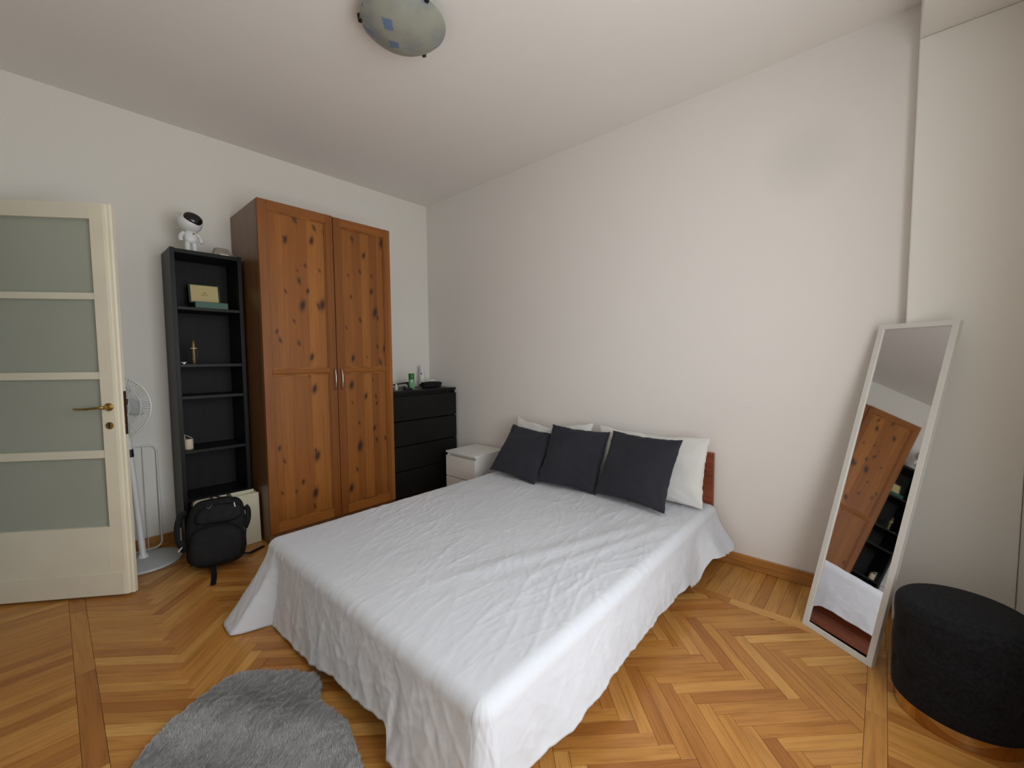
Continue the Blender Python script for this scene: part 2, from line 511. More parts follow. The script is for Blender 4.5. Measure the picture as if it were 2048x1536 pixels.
def bm_tube(bm, pts, rad, seg=8, flat=1.0, closed=False, updir=None):
    # sweep; flat scales the cross-section along the second axis
    pts = [Vector(p) for p in pts]; n = len(pts)
    rads = rad if isinstance(rad, (list, tuple)) else [rad] * n
    rings = []; px = None
    for i, p in enumerate(pts):
        if closed: d = pts[(i + 1) % n] - pts[i - 1]
        else: d = pts[min(i + 1, n - 1)] - pts[max(i - 1, 0)]
        d.normalize()
        if updir is not None:
            y = Vector(updir); y = (y - d * y.dot(d)).normalized(); x = y.cross(d)
        elif px is None: x, y = frame_of(d)
        else:
            x = (px - d * px.dot(d)).normalized(); y = d.cross(x)
        px = x
        rings.append([bm.verts.new(p + rads[i] * (math.cos(2 * math.pi * k / seg) * x + flat * math.sin(2 * math.pi * k / seg) * y)) for k in range(seg)])
    rr = list(zip(rings, rings[1:]))
    if closed: rr.append((rings[-1], rings[0]))
    for p, q in rr:
        for k in range(seg):
            bm.faces.new((p[k], p[(k + 1) % seg], q[(k + 1) % seg], q[k]))
    if not closed:
        bm.faces.new(rings[0][::-1]); bm.faces.new(rings[-1])

def tube(name, pts, rad, mat, parent=None, seg=10, flat=1.0, closed=False, updir=None):
    bm = bmesh.new(); bm_tube(bm, pts, rad, seg, flat, closed, updir)
    o = from_bm(name, bm, mat, parent)
    auto_smooth(o, 50)
    return o

def catmull(pts, n=6):
    P = [Vector(p) for p in pts]; out = []
    for i in range(len(P) - 1):
        p0 = P[max(i - 1, 0)]; p1 = P[i]; p2 = P[i + 1]; p3 = P[min(i + 2, len(P) - 1)]
        for k in range(n):
            t = k / n
            out.append(0.5 * ((2 * p1) + (p2 - p0) * t + (2 * p0 - 5 * p1 + 4 * p2 - p3) * t * t + (3 * p1 - p0 - 3 * p2 + p3) * t ** 3))
    out.append(P[-1]); return out

def prism(name, poly, z0, z1, mat, parent=None, bev=0.0, basis=None, origin=(0, 0, 0)):
    # poly in the local xy plane, extruded z0..z1, placed by basis (3x3) + origin
    bm = bmesh.new()
    B = basis if basis is not None else Matrix.Identity(3); o = Vector(origin)
    lo_ = [bm.verts.new(o + B @ Vector((x, y, z0))) for x, y in poly]
    hi_ = [bm.verts.new(o + B @ Vector((x, y, z1))) for x, y in poly]
    n = len(poly)
    bm.faces.new(lo_[::-1]); bm.faces.new(hi_)
    for k in range(n): bm.faces.new((lo_[k], lo_[(k + 1) % n], hi_[(k + 1) % n], hi_[k]))
    if bev: bmesh.ops.bevel(bm, geom=list(bm.edges), offset=bev, segments=2, profile=0.5, affect='EDGES')
    return from_bm(name, bm, mat, parent)

def text_mesh(name, body, size, mat, parent, mat4, depth=0.0004):
    cu = bpy.data.curves.new(name, 'FONT')
    cu.body = body; cu.size = size; cu.align_x = 'CENTER'; cu.align_y = 'CENTER'; cu.extrude = depth
    tmp = bpy.data.objects.new('tmp_text', cu); scene.collection.objects.link(tmp)
    bpy.context.view_layer.update()
    me = bpy.data.meshes.new_from_object(tmp.evaluated_get(bpy.context.evaluated_depsgraph_get()))
    bpy.data.objects.remove(tmp, do_unlink=True)
    me.name = name; me.materials.clear()
    me.transform(mat4)
    return new_obj(name, me, parent, mat)

def tag(o, label, cat, group=None, kind=None):
    o['label'] = label; o['category'] = cat
    if group: o['group'] = group
    if kind: o['kind'] = kind
    return o

def thing(name, loc, label, cat, group=None, kind=None):
    o = bpy.data.objects.new(name, None)
    scene.collection.objects.link(o)
    o.empty_display_size = 0.1
    o.location = loc
    return tag(o, label, cat, group, kind)

def part_fix(root):
    # children are modelled in world space: keep them there under a root that sits elsewhere
    bpy.context.view_layer.update()
    inv = root.matrix_world.inverted()
    for c in root.children:
        c.matrix_parent_inverse = inv

# ================================================================== room shell
T = 0.12
def S(o, label, cat): return tag(o, label, cat, kind='structure')

# doorway in the left wall
DY0, DY1, DZ = -1.02, -0.14, 2.14
S(boxes('wall_left', [((RX0 - T, RY0 - 0.3, 0), (RX0, DY0, H)), ((RX0 - T, DY0, DZ), (RX0, DY1, H)), ((RX0 - T, DY1, 0), (RX0, RY1 + T, H))], M['wall']),
  'off-white painted wall with the doorway of the glazed door', 'wall')
S(box('wall_back', (RX0, 0, 0), (0, T, H), M['wall']), 'off-white painted wall behind wardrobe and black bookcase', 'wall')
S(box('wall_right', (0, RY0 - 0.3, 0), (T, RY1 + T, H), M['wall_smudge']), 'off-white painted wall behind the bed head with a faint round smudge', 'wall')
FW = RY0 - 0.30
S(boxes('wall_front', [((RX0, FW, 0), (WX0, RY0, H)), ((WX1, FW, 0), (0, RY0, H)), ((WX0, FW, 0), (WX1, RY0, WZ0)), ((WX0, FW, WZ1), (WX1, RY0, H))], M['wall']),
  'off-white painted wall around the window', 'wall')
COLX, COLY, SOFZ = -0.10, -3.797, 2.713
S(box('wall_column', (COLX, RY0 + 0.002, 0), (-0.001, COLY, SOFZ - 0.001), M['wall'], bev=0.003), 'off-white wall pier standing proud beside the bed wall, behind the leaning mirror', 'wall')
S(box('ceiling_soffit', (RX0 + 0.001, RY0 + 0.002, SOFZ), (-0.001, COLY, H - 0.001), M['wall'], bev=0.003), 'lowered off-white beam running along the window wall at the ceiling', 'ceiling beam')
S(box('ceiling', (RX0 - T, FW, H), (T, T, H + 0.1), M['ceiling']), 'plain off-white plaster ceiling', 'ceiling')
# hallway beyond the doorway
S(boxes('wall_hallway', [((RX0 - 1.3, -2.2, 0), (RX0 - 1.2, 1.0, 2.9)), ((RX0 - 1.2, 0.9, 0), (RX0 - T, 1.0, 2.9)), ((RX0 - 1.2, -2.2, 0), (RX0 - T, -2.1, 2.9)),
                         ((RX0 - 1.2, -2.1, 2.8), (RX0 - T, 0.9, 2.9)), ((RX0 - 1.2, -2.1, -0.05), (RX0 - T, 0.9, -0.006))], M['wall']), 'plain walls of the hallway beyond the doorway', 'wall')
# door casing
S(boxes('trim_1', [((RX0 - T, DY0 - 0.0, 0), (RX0 + 0.012, DY0 + 0.03, DZ)), ((RX0 - T, DY1 - 0.03, 0), (RX0 + 0.012, DY1, DZ)), ((RX0 - T, DY0, DZ - 0.03), (RX0 + 0.012, DY1, DZ))], M['door_paint'], bev=0.002),
  'cream painted door casing in the left wall', 'door casing')
# baseboards
bb = 0.08
S(box('baseboard_right', (-0.015, COLY + 0.001, 0), (-0.0005, -0.016, bb), M['baseboard'], bev=0.003), 'oak skirting board along the wall behind the bed', 'baseboard')
S(box('baseboard_back', (RX0 + 0.001, -0.015, 0), (-0.016, -0.0005, bb), M['baseboard'], bev=0.003), 'oak skirting board behind the fan and wardrobe', 'baseboard')
S(box('baseboard_left', (RX0 + 0.0005, RY0 + 0.001, 0), (RX0 + 0.015, DY0 - 0.01, bb), M['baseboard'], bev=0.003), 'oak skirting board along the wall with the doorway', 'baseboard')
S(box('baseboard_front', (RX0 + 0.016, RY0 + 0.0005, 0), (COLX - 0.001, RY0 + 0.015, bb), M['baseboard'], bev=0.003), 'oak skirting board under the window', 'baseboard')

# window in the front wall
win = thing('window_1', ((WX0 + WX1) / 2, RY0 - 0.16, WZ0), 'white two-leaf window letting daylight into the bedroom', 'window', kind='structure')
fy0, fy1 = RY0 - 0.19, RY0 - 0.13
boxes('window_frame', [((WX0, fy0, WZ0), (WX0 + 0.05, fy1, WZ1)), ((WX1 - 0.05, fy0, WZ0), (WX1, fy1, WZ1)), ((WX0, fy0, WZ0), (WX1, fy1, WZ0 + 0.05)), ((WX0, fy0, WZ1 - 0.05), (WX1, fy1, WZ1))], M['white_lacquer'], win)
mx = (WX0 + WX1) / 2
box('mullion', (mx - 0.05, fy0, WZ0 + 0.05), (mx + 0.05, fy1, WZ1 - 0.05), M['white_lacquer'], win)
box('pane', (WX0 + 0.05, RY0 - 0.163, WZ0 + 0.05), (mx - 0.05, RY0 - 0.157, WZ1 - 0.05), M['glass'], win)
box('pane', (mx + 0.05, RY0 - 0.163, WZ0 + 0.05), (WX1 - 0.05, RY0 - 0.157, WZ1 - 0.05), M['glass'], win)
box('window_sill', (WX0 - 0.04, RY0 - 0.128, WZ0 - 0.03), (WX1 + 0.04, RY0 + 0.03, WZ0 - 0.0005), M['white_lacquer'], win, bev=0.004)
part_fix(win)

# ------------------------------------------------------------------ parquet
PT = 0.006     # plank thickness: tops at z = 0
floor = S(box('floor', (RX0 - T, FW, -0.06), (T, T, -PT), M['joint']), 'honey oak herringbone parquet with a plank border and dividing strips', 'floor')

def clip_poly(poly, a, b, c):
    # keep a*x + b*y <= c
    out = []
    for i in range(len(poly)):
        p, q = poly[i - 1], poly[i]
        dp = a * p[0] + b * p[1] - c; dq = a * q[0] + b * q[1] - c
        if (dp <= 0) != (dq <= 0):
            t = dp / (dp - dq); out.append((p[0] + t * (q[0] - p[0]), p[1] + t * (q[1] - p[1])))
        if dq <= 0: out.append(q)
    return out
def area(poly):
    return 0.5 * abs(sum(poly[i - 1][0] * poly[i][1] - poly[i][0] * poly[i - 1][1] for i in range(len(poly))))

IX0, IX1, IY0, IY1 = -2.725, -0.475, RY0 + 0.46, -0.46      # herringbone field
SW = 0.06                                                      # strip width
PL, PW, GAP = 0.356, 0.0505, 0.0011
planks = []    # (poly world xy, direction angle)
ua = Vector((1, -1)).normalized(); va = Vector((-1, -1)).normalized()
anc = Vector((-1.500, -3.287)); u0 = anc.dot(ua); v0 = anc.dot(va)
def uv2xy(u, v): p = ua * u + va * v; return (p.x, p.y)
for j in range(-9, 10):
    for k in range(-60, 61):
        du = j * PL + k * PW; dv = -j * PL + k * PW
        for kind in (0, 1):
            if kind == 0: r = (u0 + du - PL, u0 + du, v0 + dv - PW, v0 + dv)
            else: r = (u0 + du, u0 + du + PW, v0 + dv - PL, v0 + dv)
            g = GAP / 2
            poly = [uv2xy(r[0] + g, r[2] + g), uv2xy(r[1] - g, r[2] + g), uv2xy(r[1] - g, r[3] - g), uv2xy(r[0] + g, r[3] - g)]
            for cl in ((-1, 0, -IX0 - g), (1, 0, IX1 - g), (0, -1, -IY0 - g), (0, 1, IY1 - g)):
                poly = clip_poly(poly, *cl)
                if len(poly) < 3: break
            if len(poly) >= 3 and area(poly) > 2e-5:
                planks.append((poly, math.atan2(ua.y, ua.x) if kind == 0 else math.atan2(va.y, va.x)))
def rect(x0, x1, y0, y1):
    g = GAP / 2
    return [(x0 + g, y0 + g), (x1 - g, y0 + g), (x1 - g, y1 - g), (x0 + g, y1 - g)]
# dividing strips round the field
def strip_y(x0, x1):
    y = IY0 - SW
    while y < IY1 + SW - 1e-4:
        y2 = min(y + 0.62, IY1 + SW); planks.append((rect(x0, x1, y, y2), math.pi / 2)); y = y2
strip_y(IX0 - SW, IX0); strip_y(IX1, IX1 + SW)
def strip_x(y0, y1):
    x = IX0
    while x < IX1 - 1e-4:
        x2 = min(x + 0.62, IX1); planks.append((rect(x, x2, y0, y1), 0.0)); x = x2
strip_x(IY0 - SW, IY0); strip_x(IY1, IY1 + SW)
BW = 0.058
def border_x(x0, x1):
    y = RY0
    while y < RY1 - 1e-4:
        y2 = min(y + BW, RY1); planks.append((rect(x0, x1, y, y2), 0.0)); y = y2
border_x(RX0, IX0 - SW); border_x(IX1 + SW, RX1)
def border_y(y0, y1):
    x = IX0 - SW
    while x < IX1 + SW - 1e-4:
        x2 = min(x + BW, IX1 + SW); planks.append((rect(x, x2, y0, y1), math.pi / 2)); x = x2
border_y(RY0, IY0 - SW); border_y(IY1 + SW, RY1)

def seen(c):
    v = Vector((c[0], c[1], 0)) - CAM
    z = v.dot(fw)
    if z < 0.2: return 0
    x = 830 * v.dot(r2) / z; y = -830 * v.dot(u2) / z
    if abs(x) > 1080 or abs(y) > 820: return 0
    if -2.02 < c[0] and -2.90 < c[1] < -1.42: return 0           # under the bed
    if c[1] > -0.55 and c[0] > -1.85: return 0                     # under wardrobe and chest
    if c[0] > -1.9 and c[1] > -1.3: return 0
    if c[0] < -2.62 and c[1] > -0.55: return 0                     # behind the open door
    if (c[0] + 0.685) ** 2 + (c[1] + 3.965) ** 2 < 0.02: return 0
    return 1.0 / (z * z)
order = sorted(range(len(planks)), key=lambda i: -seen(planks[i][0][0] if False else (sum(p[0] for p in planks[i][0]) / len(planks[i][0]), sum(p[1] for p in planks[i][0]) / len(planks[i][0]))) * area(planks[i][0]))
single = set(i for i in order[:300] if seen((sum(p[0] for p in planks[i][0]) / len(planks[i][0]), sum(p[1] for p in planks[i][0]) / len(planks[i][0]))) > 0)

def bm_plank(bm, uvl, poly, ang, cx, cy, dz=0.0, uvo=(0, 0)):
    if sum(poly[i - 1][0] * poly[i][1] - poly[i][0] * poly[i - 1][1] for i in range(len(poly))) < 0: poly = poly[::-1]
    ca, sa = math.cos(ang), math.sin(ang)
    mx_ = sum(p[0] for p in poly) / len(poly); my_ = sum(p[1] for p in poly) / len(poly)
    def uv(p): x, y = p[0] - mx_, p[1] - my_; return (ca * x + sa * y + uvo[0], -sa * x + ca * y + uvo[1])
    ch = 0.0006
    def ins(p):
        d = math.hypot(p[0] - mx_, p[1] - my_) + 1e-9
        return (p[0] - ch * (p[0] - mx_) / d * 1.3, p[1] - ch * (p[1] - my_) / d * 1.3)
    lo_ = [bm.verts.new((p[0] - cx, p[1] - cy, -PT)) for p in poly]
    md_ = [bm.verts.new((p[0] - cx, p[1] - cy, dz - ch)) for p in poly]
    tp = [ins(p) for p in poly]
    hi_ = [bm.verts.new((p[0] - cx, p[1] - cy, dz)) for p in tp]
    n = len(poly)
    fl = [(bm.faces.new(hi_), tp)]
    for a, b, pa, pb in ((lo_, md_, poly, poly), (md_, hi_, poly, tp)):
        for k in range(n):
            k2 = (k + 1) % n
            fl.append((bm.faces.new((a[k], a[k2], b[k2], b[k])), [pa[k], pa[k2], pb[k2], pb[k]]))
    for f, ps in fl:
        for lp, p in zip(f.loops, ps): lp[uvl].uv = uv(p)

full_mesh = {}
rest = bmesh.new(); ruv = rest.loops.layers.uv.new('UVMap')
for i, (poly, ang) in enumerate(planks):
    cx = sum(p[0] for p in poly) / len(poly); cy = sum(p[1] for p in poly) / len(poly)
    dz = -0.0004 * random.random()
    if i not in single:
        bm_plank(rest, ruv, poly, ang, 0, 0, dz, (random.random() * 30, random.random() * 30)); continue
    full = abs(area(poly) - (PL - GAP) * (PW - GAP)) < 1e-7 and len(poly) == 4
    key = (round(ang, 3), full)
    if full and key in full_mesh: me = full_mesh[key]
    else:
        bm = bmesh.new(); ul = bm.loops.layers.uv.new('UVMap')
        bm_plank(bm, ul, poly, ang, cx, cy)
        me = bpy.data.meshes.new('plank'); bm.to_mesh(me); bm.free(); me.materials.append(M['parquet'])
        if full: full_mesh[key] = me
    o = new_obj('plank', me, floor)
    o.location = (cx, cy, dz)
me = bpy.data.meshes.new('plank_field'); rest.to_mesh(me); rest.free(); me.materials.append(M['parquet'])
pf = new_obj('plank_field', me, floor); pf['kind'] = 'stuff'

# ================================================================== door leaf (open, hinged at the left wall)
A_ = Vector((-2.570, -0.666, 0.0)); dr = Vector((-0.458, 0.375, 0)).normalized()
nrm = Vector((-dr.y, dr.x, 0))
if nrm.dot(Vector((CAM.x, CAM.y, 0)) - A_) < 0: nrm = -nrm      # towards the camera
DB = Matrix((dr, Vector((0, 0, 1)), nrm)).transposed()          # local x along leaf from the free edge, y up, z towards camera
DT = 0.042; DW = 0.80; DH0, DH1 = 0.012, 2.11
door = thing('door_1', A_ + dr * DW * 0.5, 'cream painted door with four frosted glass panes, standing open', 'door', kind='structure')
def dbox(name, x0, x1, y0, y1, z0, z1, mat, bev=0.0, parent=None):
    bm = bmesh.new(); bm_box(bm, (x0, y0, z0), (x1, y1, z1), bev, 2)
    bmesh.ops.transform(bm, matrix=Matrix.Translation(A_) @ DB.to_4x4(), verts=bm.verts)
    return from_bm(name, bm, mat, parent or door)
st = 0.060
# the free stile: front face plus a rebated rounded edge
prism('stile', [(0.0, 0.0), (st, 0.0), (st, -DT), (-0.022, -DT), (-0.034, -DT + 0.006), (-0.034, -0.016), (-0.027, -0.011), (-0.014, -0.0105), (-0.012, -0.003)][::-1], DH0, DH1,
      M['door_edge'], door, basis=Matrix((dr, nrm, Vector((0, 0, 1)))).transposed(), origin=A_)
dbox('stile', DW - 0.09, DW, DH0, DH1, -DT, 0, M['door_paint'], 0.002)
dbox('top_rail', st, DW - 0.09, 2.03, DH1, -DT, 0, M['door_paint'], 0.002)
bot = dbox('bottom_panel', st, DW - 0.09, DH0, 0.392, -DT, 0, M['door_paint'], 0.002)
dbox('kick_board', 0.004, DW - 0.02, DH0 + 0.001, 0.135, 0.0003, 0.004, M['door_paint'], 0.0012, bot)
for a, b in ((1.614, 1.650), (1.193, 1.233), (0.768, 0.812)):
    dbox('muntin', st, DW - 0.09, a, b, -DT + 0.006, -0.003, M['door_paint'], 0.004)
for a, b in ((1.650, 2.03), (1.233, 1.614), (0.812, 1.193), (0.392, 0.768)):
    dbox('pane', st - 0.004, DW - 0.086, a, b, -0.026, -0.020, M['frosted'])
# brass handle
hb = Matrix.Translation(A_) @ DB.to_4x4()
def P(x, y, z): return hb @ Vector((x, y, z))
axn = Matrix((dr, Vector((0, 0, 1)), nrm)).transposed()
han = lathe('handle', [(0.0, 0.0), (0.021, 0.0), (0.0215, 0.004), (0.016, 0.008), (0.010, 0.011), (0.0095, 0.040), (0.0, 0.042)], M['brass'], door, 24, P(0.024, 1.045, 0.0003), axn)
tube('lever', catmull([P(0.024, 1.045, 0.034), P(0.036, 1.046, 0.046), P(0.07, 1.043, 0.050), P(0.11, 1.040, 0.050), P(0.145, 1.040, 0.046), P(0.160, 1.041, 0.036)], 6),
     [0.0085] * 6 + [0.0078] * 12 + [0.0068] * 12 + [0.005], M['brass'], han, 12, 0.85)
esc = lathe('key_escutcheon', [(0.0, 0.0), (0.019, 0.0), (0.019, 0.003), (0.015, 0.0045), (0.0, 0.0045)], M['brass'], door, 24, P(0.026, 0.945, 0.0003), axn)
box_k = dbox('keyhole', 0.0225, 0.0285, 0.935, 0.955, 0.0046, 0.0053, M['keyhole'], 0.0, esc)
lk = dbox('lock_plate', -0.0368, -0.0342, 0.893, 1.128, -0.034, -0.017, M['lock_steel'], 0.0008)
dbox('latch', -0.047, -0.0365, 1.055, 1.085, -0.030, -0.021, M['lock_steel'], 0.002, lk)
for z in (0.35, 1.0, 1.8):
    tube('hinge', [P(DW + 0.008, z - 0.05, 0.0), P(DW + 0.008, z + 0.05, 0.0)], 0.008, M['brass'], door, 10)
part_fix(door)

# ================================================================== wardrobe
WL, WR, WFY, WH = -1.8236, -0.8336, -0.602, 2.366
wd = thing('wardrobe', ((WL + WR) / 2, -0.31, 0), 'tall stained pine wardrobe with two knotty panelled doors', 'wardrobe')
boxes('body', [((WL, WFY + 0.022, 0.0), (WL + 0.018, -0.02, WH)), ((WR - 0.018, WFY + 0.022, 0), (WR, -0.02, WH)), ((WL + 0.018, WFY + 0.022, WH - 0.018), (WR - 0.018, -0.02, WH)),
               ((WL + 0.018, WFY + 0.022, 0.07), (WR - 0.018, -0.02, 0.088)), ((WL + 0.018, -0.026, 0.088), (WR - 0.018, -0.02, WH - 0.018))], M['carcass'], wd)
box('plinth', (WL + 0.018, WFY + 0.03, 0), (WR - 0.018, WFY + 0.048, 0.07), M['carcass'], wd)
midx = -1.3165
def wdoor(x0, x1, hx, dz=0.0):
    yf, yb = WFY, WFY + 0.020
    z0, z1 = 0.075, WH + 0.001 - dz
    d = box('door', (x0, yf + 0.012, z0), (x1, yb, z1), M['pine_panel'], wd)
    sw = 0.055
    box('stile', (x0, yf, z0), (x0 + sw, yf + 0.0118, z1), M['pine_stile'], d, 0.0015)
    box('stile', (x1 - sw, yf, z0), (x1, yf + 0.0118, z1), M['pine_stile'], d, 0.0015)
    box('rail', (x0 + sw, yf, z1 - 0.062), (x1 - sw, yf + 0.0118, z1), M['pine_rail'], d, 0.0015)
    box('rail', (x0 + sw, yf, z0), (x1 - sw, yf + 0.0118, z0 + 0.07), M['pine_rail'], d, 0.0015)
    bm = bmesh.new()
    n = 8
    prof = [(1.187 + 0.038 * (k / n), yf + 0.004 - 0.007 * math.sin(math.pi * k / n)) for k in range(n + 1)]
    ra = [bm.verts.new((x0 + sw, y, z)) for z, y in prof] + [bm.verts.new((x0 + sw, yf + 0.0118, 1.225)), bm.verts.new((x0 + sw, yf + 0.0118, 1.187))]
    rb = [bm.verts.new((x1 - sw, v.co.y, v.co.z)) for v in ra]
    m = len(ra)
    bm.faces.new(ra); bm.faces.new(rb[::-1])
    for k in range(m): bm.faces.new((ra[k], rb[k], rb[(k + 1) % m], ra[(k + 1) % m]))
    from_bm('middle_rail', bm, M['pine_rail'], d)
    # bead round the panels
    for za, zb in ((1.225, z1 - 0.062), (z0 + 0.07, 1.187)):
        bm = bmesh.new()
        b = 0.009
        for a, c in (((x0 + sw, za), (x0 + sw + b, zb)), ((x1 - sw - b, za), (x1 - sw, zb)), ((x0 + sw + b, zb - b), (x1 - sw - b, zb)), ((x0 + sw + b, za), (x1 - sw - b, za + b))):
            bm_box(bm, (a[0], yf + 0.0045, a[1]), (c[0], yf + 0.0118, c[1]))
        from_bm('bead', bm, M['pine_stile'], d)
    pts = [(hx, yf - 0.0005, 1.222), (hx, yf - 0.018, 1.208), (hx, yf - 0.027, 1.175), (hx, yf - 0.029, 1.142), (hx, yf - 0.027, 1.110), (hx, yf - 0.018, 1.077), (hx, yf - 0.0005, 1.063)]
    tube('handle', catmull(pts, 5), 0.0055, M['satin_metal'], d, 10, 1.3)
    return d
wdoor(WL + 0.001, midx - 0.002, midx - 0.024)
wdoor(midx + 0.003, WR - 0.001, midx + 0.028, 0.004)
part_fix(wd)

# ================================================================== bookcase
BL, BR, BFY, BH = -2.2425, -1.8445, -0.3044, 2.02
bc = thing('bookcase', ((BL + BR) / 2, -0.16, 0), 'narrow tall black bookcase with mostly empty shelves, beside the wardrobe', 'bookcase')
BT = 0.024
by1 = -0.018
box('side_panel', (BL, BFY, 0), (BL + BT, by1, BH), M['black_wood'], bc, 0.001)
box('side_panel', (BR - BT, BFY, 0), (BR, by1, BH), M['black_wood'], bc, 0.001)
box('top_panel', (BL + BT, BFY + 0.002, BH - 0.030), (BR - BT, by1, BH - 0.004), M['black_wood'], bc, 0.001)
box('back_panel', (BL + BT, by1 - 0.006, 0.06), (BR - BT, by1, BH - 0.030), M['black_back'], bc)
for z in (1.645, 1.268, 1.055, 0.690, 0.36):
    box('shelf', (BL + BT, BFY + 0.004, z - 0.020), (BR - BT, by1 - 0.0065, z), M['black_wood'], bc, 0.001)
box('bottom_shelf', (BL + BT, BFY + 0.002, 0.06), (BR - BT, by1 - 0.0065, 0.084), M['black_wood'], bc, 0.001)
box('plinth', (BL + BT, BFY + 0.012, 0), (BR - BT, BFY + 0.03, 0.06), M['black_wood'], bc)
part_fix(bc)

# ================================================================== black chest of drawers
def chest(name, x0, x1, y0, y1, h, nd, face, mat, label, cat, topt=0.02):
    # face: '-y' or '-x'
    root = thing(name, ((x0 + x1) / 2, (y0 + y1) / 2, 0), label, cat)
    if face == '-y':
        w = x1 - x0; d = y1 - y0
        B = Matrix(((1, 0, 0), (0, 1, 0), (0, 0, 1))); o = Vector((x0, y0, 0))
    else:
        w = y1 - y0; d = x1 - x0
        # local x -> -y world, local y (depth) -> +x world
        B = Matrix(((0, 1, 0), (-1, 0, 0), (0, 0, 1))); o = Vector((x0, y1, 0))
    def lb(nm, a, b, mt=mat, par=root, bev=0.0012):
        bm = bmesh.new(); bm_box(bm, a, b, bev)
        bmesh.ops.transform(bm, matrix=Matrix.Translation(o) @ B.to_4x4(), verts=bm.verts)
        return from_bm(nm, bm, mt, par)
    t = 0.018; ft = 0.018
    lb('side_panel', (0, ft + 0.001, 0), (t, d, h - topt)); lb('side_panel', (w - t, ft + 0.001, 0), (w, d, h - topt))
    lb('back_panel', (t, d - 0.006, 0.06), (w - t, d, h - topt))
    lb('top_panel', (-0.0, -0.001, h - topt), (w, d, h), bev=0.002)
    lb('plinth', (t, ft + 0.012, 0), (w - t, ft + 0.028, 0.06))
    gap = 0.032 if h > 0.6 else 0.026
    z1 = h - topt - gap; z0 = 0.03
    dh = (z1 - z0) / nd
    for k in range(nd):
        b0 = z1 - dh * (k + 1) + (0.0 if k == nd - 1 else gap * 0.30); b1 = z1 - dh * k
        dwr = lb('drawer', (0.001, 0, b0), (w - 0.001, ft, b1), bev=0.0015)
        # grip lip set back in the gap above each drawer front, ending in the side notches
        lb('grip_lip', (t + 0.012, ft - 0.004, b1 - 0.004), (w - t - 0.012, ft + 0.02, b1 + 0.0), par=dwr, bev=0)
        lb('drawer_box', (t + 0.012, ft + 0.001, b0 + 0.02), (w - t - 0.012, d - 0.04, b1 - 0.03), par=dwr, bev=0)
    lb('front_rail', (t, ft + 0.022, h - topt - gap - 0.01), (w - t, ft + 0.036, h - topt))
    part_fix(root)
    return root
chest('chest_of_drawers', -0.829, -0.030, -0.480, -0.020, 1.002, 4, '-y', M['black_wood'], 'black chest with four wide handleless drawers between wardrobe and wall corner', 'chest of drawers')
chest('nightstand', -0.402, -0.020, -1.150, -0.762, 0.456, 2, '-x', M['white_lacquer'], 'small white nightstand with two drawers between black chest and bed', 'nightstand', 0.016)

# ================================================================== ceiling lamp
LC = Vector((-1.596, -1.985, 0))
lamp = thing('ceiling_lamp', (LC.x, LC.y, H), 'round frosted glass ceiling lamp with blue painted patches and three dark clips', 'ceiling lamp')
lathe('base_plate', [(0.0, H - 0.001), (0.12, H - 0.001), (0.12, H - 0.02), (0.0, H - 0.02)], M['white_lacquer'], lamp, 40, (LC.x, LC.y, 0))
lathe('lamp_socket', [(0.0, H - 0.02), (0.02, H - 0.0205), (0.02, H - 0.055), (0.0, H - 0.056)], M['white_plastic'], lamp, 16, (LC.x, LC.y, 0))
prof = []
RZ = 2.862; RR = 0.196; DD = 0.082
for k in range(13):
    a = k / 12; prof.append((RR * math.sin(a * math.pi / 2) ** 0.92 if a > 0 else 0.0, RZ - DD * (1 - math.sin(a * math.pi / 2) ** 2.3)))
outer = prof; inner = [(max(r - 0.003, 0.0) if r > 0 else 0.0, z + 0.005) for r, z in prof][::-1]
def lz(lst, o=(LC.x, LC.y, 0)): return lst
gl = lathe('glass_bowl', [(r, z - RZ) for r, z in outer + inner], M['lampglass'], lamp, 64, (0, 0, 0))
gl.location = (LC.x, LC.y, RZ)
clips = []
for a in ((-1.759 - LC.x, -1.864 - LC.y), (-1.419 - LC.x, -1.901 - LC.y), (-1.609 - LC.x, -2.176 - LC.y)):
    th = math.atan2(a[1], a[0])
    e = Vector((math.cos(th), math.sin(th), 0)); f = Vector((-e.y, e.x, 0))
    Bm = Matrix((e, Vector((0, 0, 1)), f)).transposed()
    clips.append(prism('clip', [(0.186, -0.006), (0.192, -0.014), (0.204, -0.012), (0.207, 0.004), (0.207, 0.016), (0.150, 0.040), (0.118, 0.040), (0.118, 0.034), (0.148, 0.034), (0.200, 0.012), (0.200, -0.003), (0.190, -0.004)],
          -0.008, 0.008, M['dark_metal'], lamp, basis=Bm, origin=(LC.x, LC.y, RZ)))
part_fix(lamp)

# ================================================================== bed
BY0, BY1 = -2.985, -1.365          # sheet outer edges at the sides
bed = thing('double_bed', (-1.05, -2.17, 0), 'low double bed frame in red-brown wood under the white sheet', 'bed')
HY0, HY1 = -2.955, -1.275
hbm = box('headboard', (-0.052, HY0, 0.10), (-0.026, HY1, 0.690), M['redwood'], bed, 0.004)
for y in (HY0 + 0.03, HY1 - 0.03):
    box('leg', (-0.060, y - 0.03, 0.0), (-0.0535, y + 0.03, 0.40), M['redwood'], bed, 0.002)
for y in (-2.925, -1.425):
    box('side_rail', (-2.00, y - 0.012, 0.015), (-0.062, y + 0.012, 0.24), M['redwood'], bed, 0.003)
box('foot_rail', (-2.03, -2.937, 0.015), (-2.002, -1.413, 0.24), M['redwood'], bed, 0.003)
for y in (-2.905, -1.445):
    box('leg', (-1.995, y - 0.006, 0.0), (-1.945, y + 0.024 if y < -2 else y + 0.006, 0.174), M['redwood'], bed, 0.003)
box('slat_base', (-2.0, -2.912, 0.175), (-0.075, -1.438, 0.195), M['redwood'], bed)
part_fix(bed)
mat_ = box('mattress', (-1.998, -2.908, 0.196), (-0.065, -1.442, 0.350), M['mattress'], None, 0.035, 4)
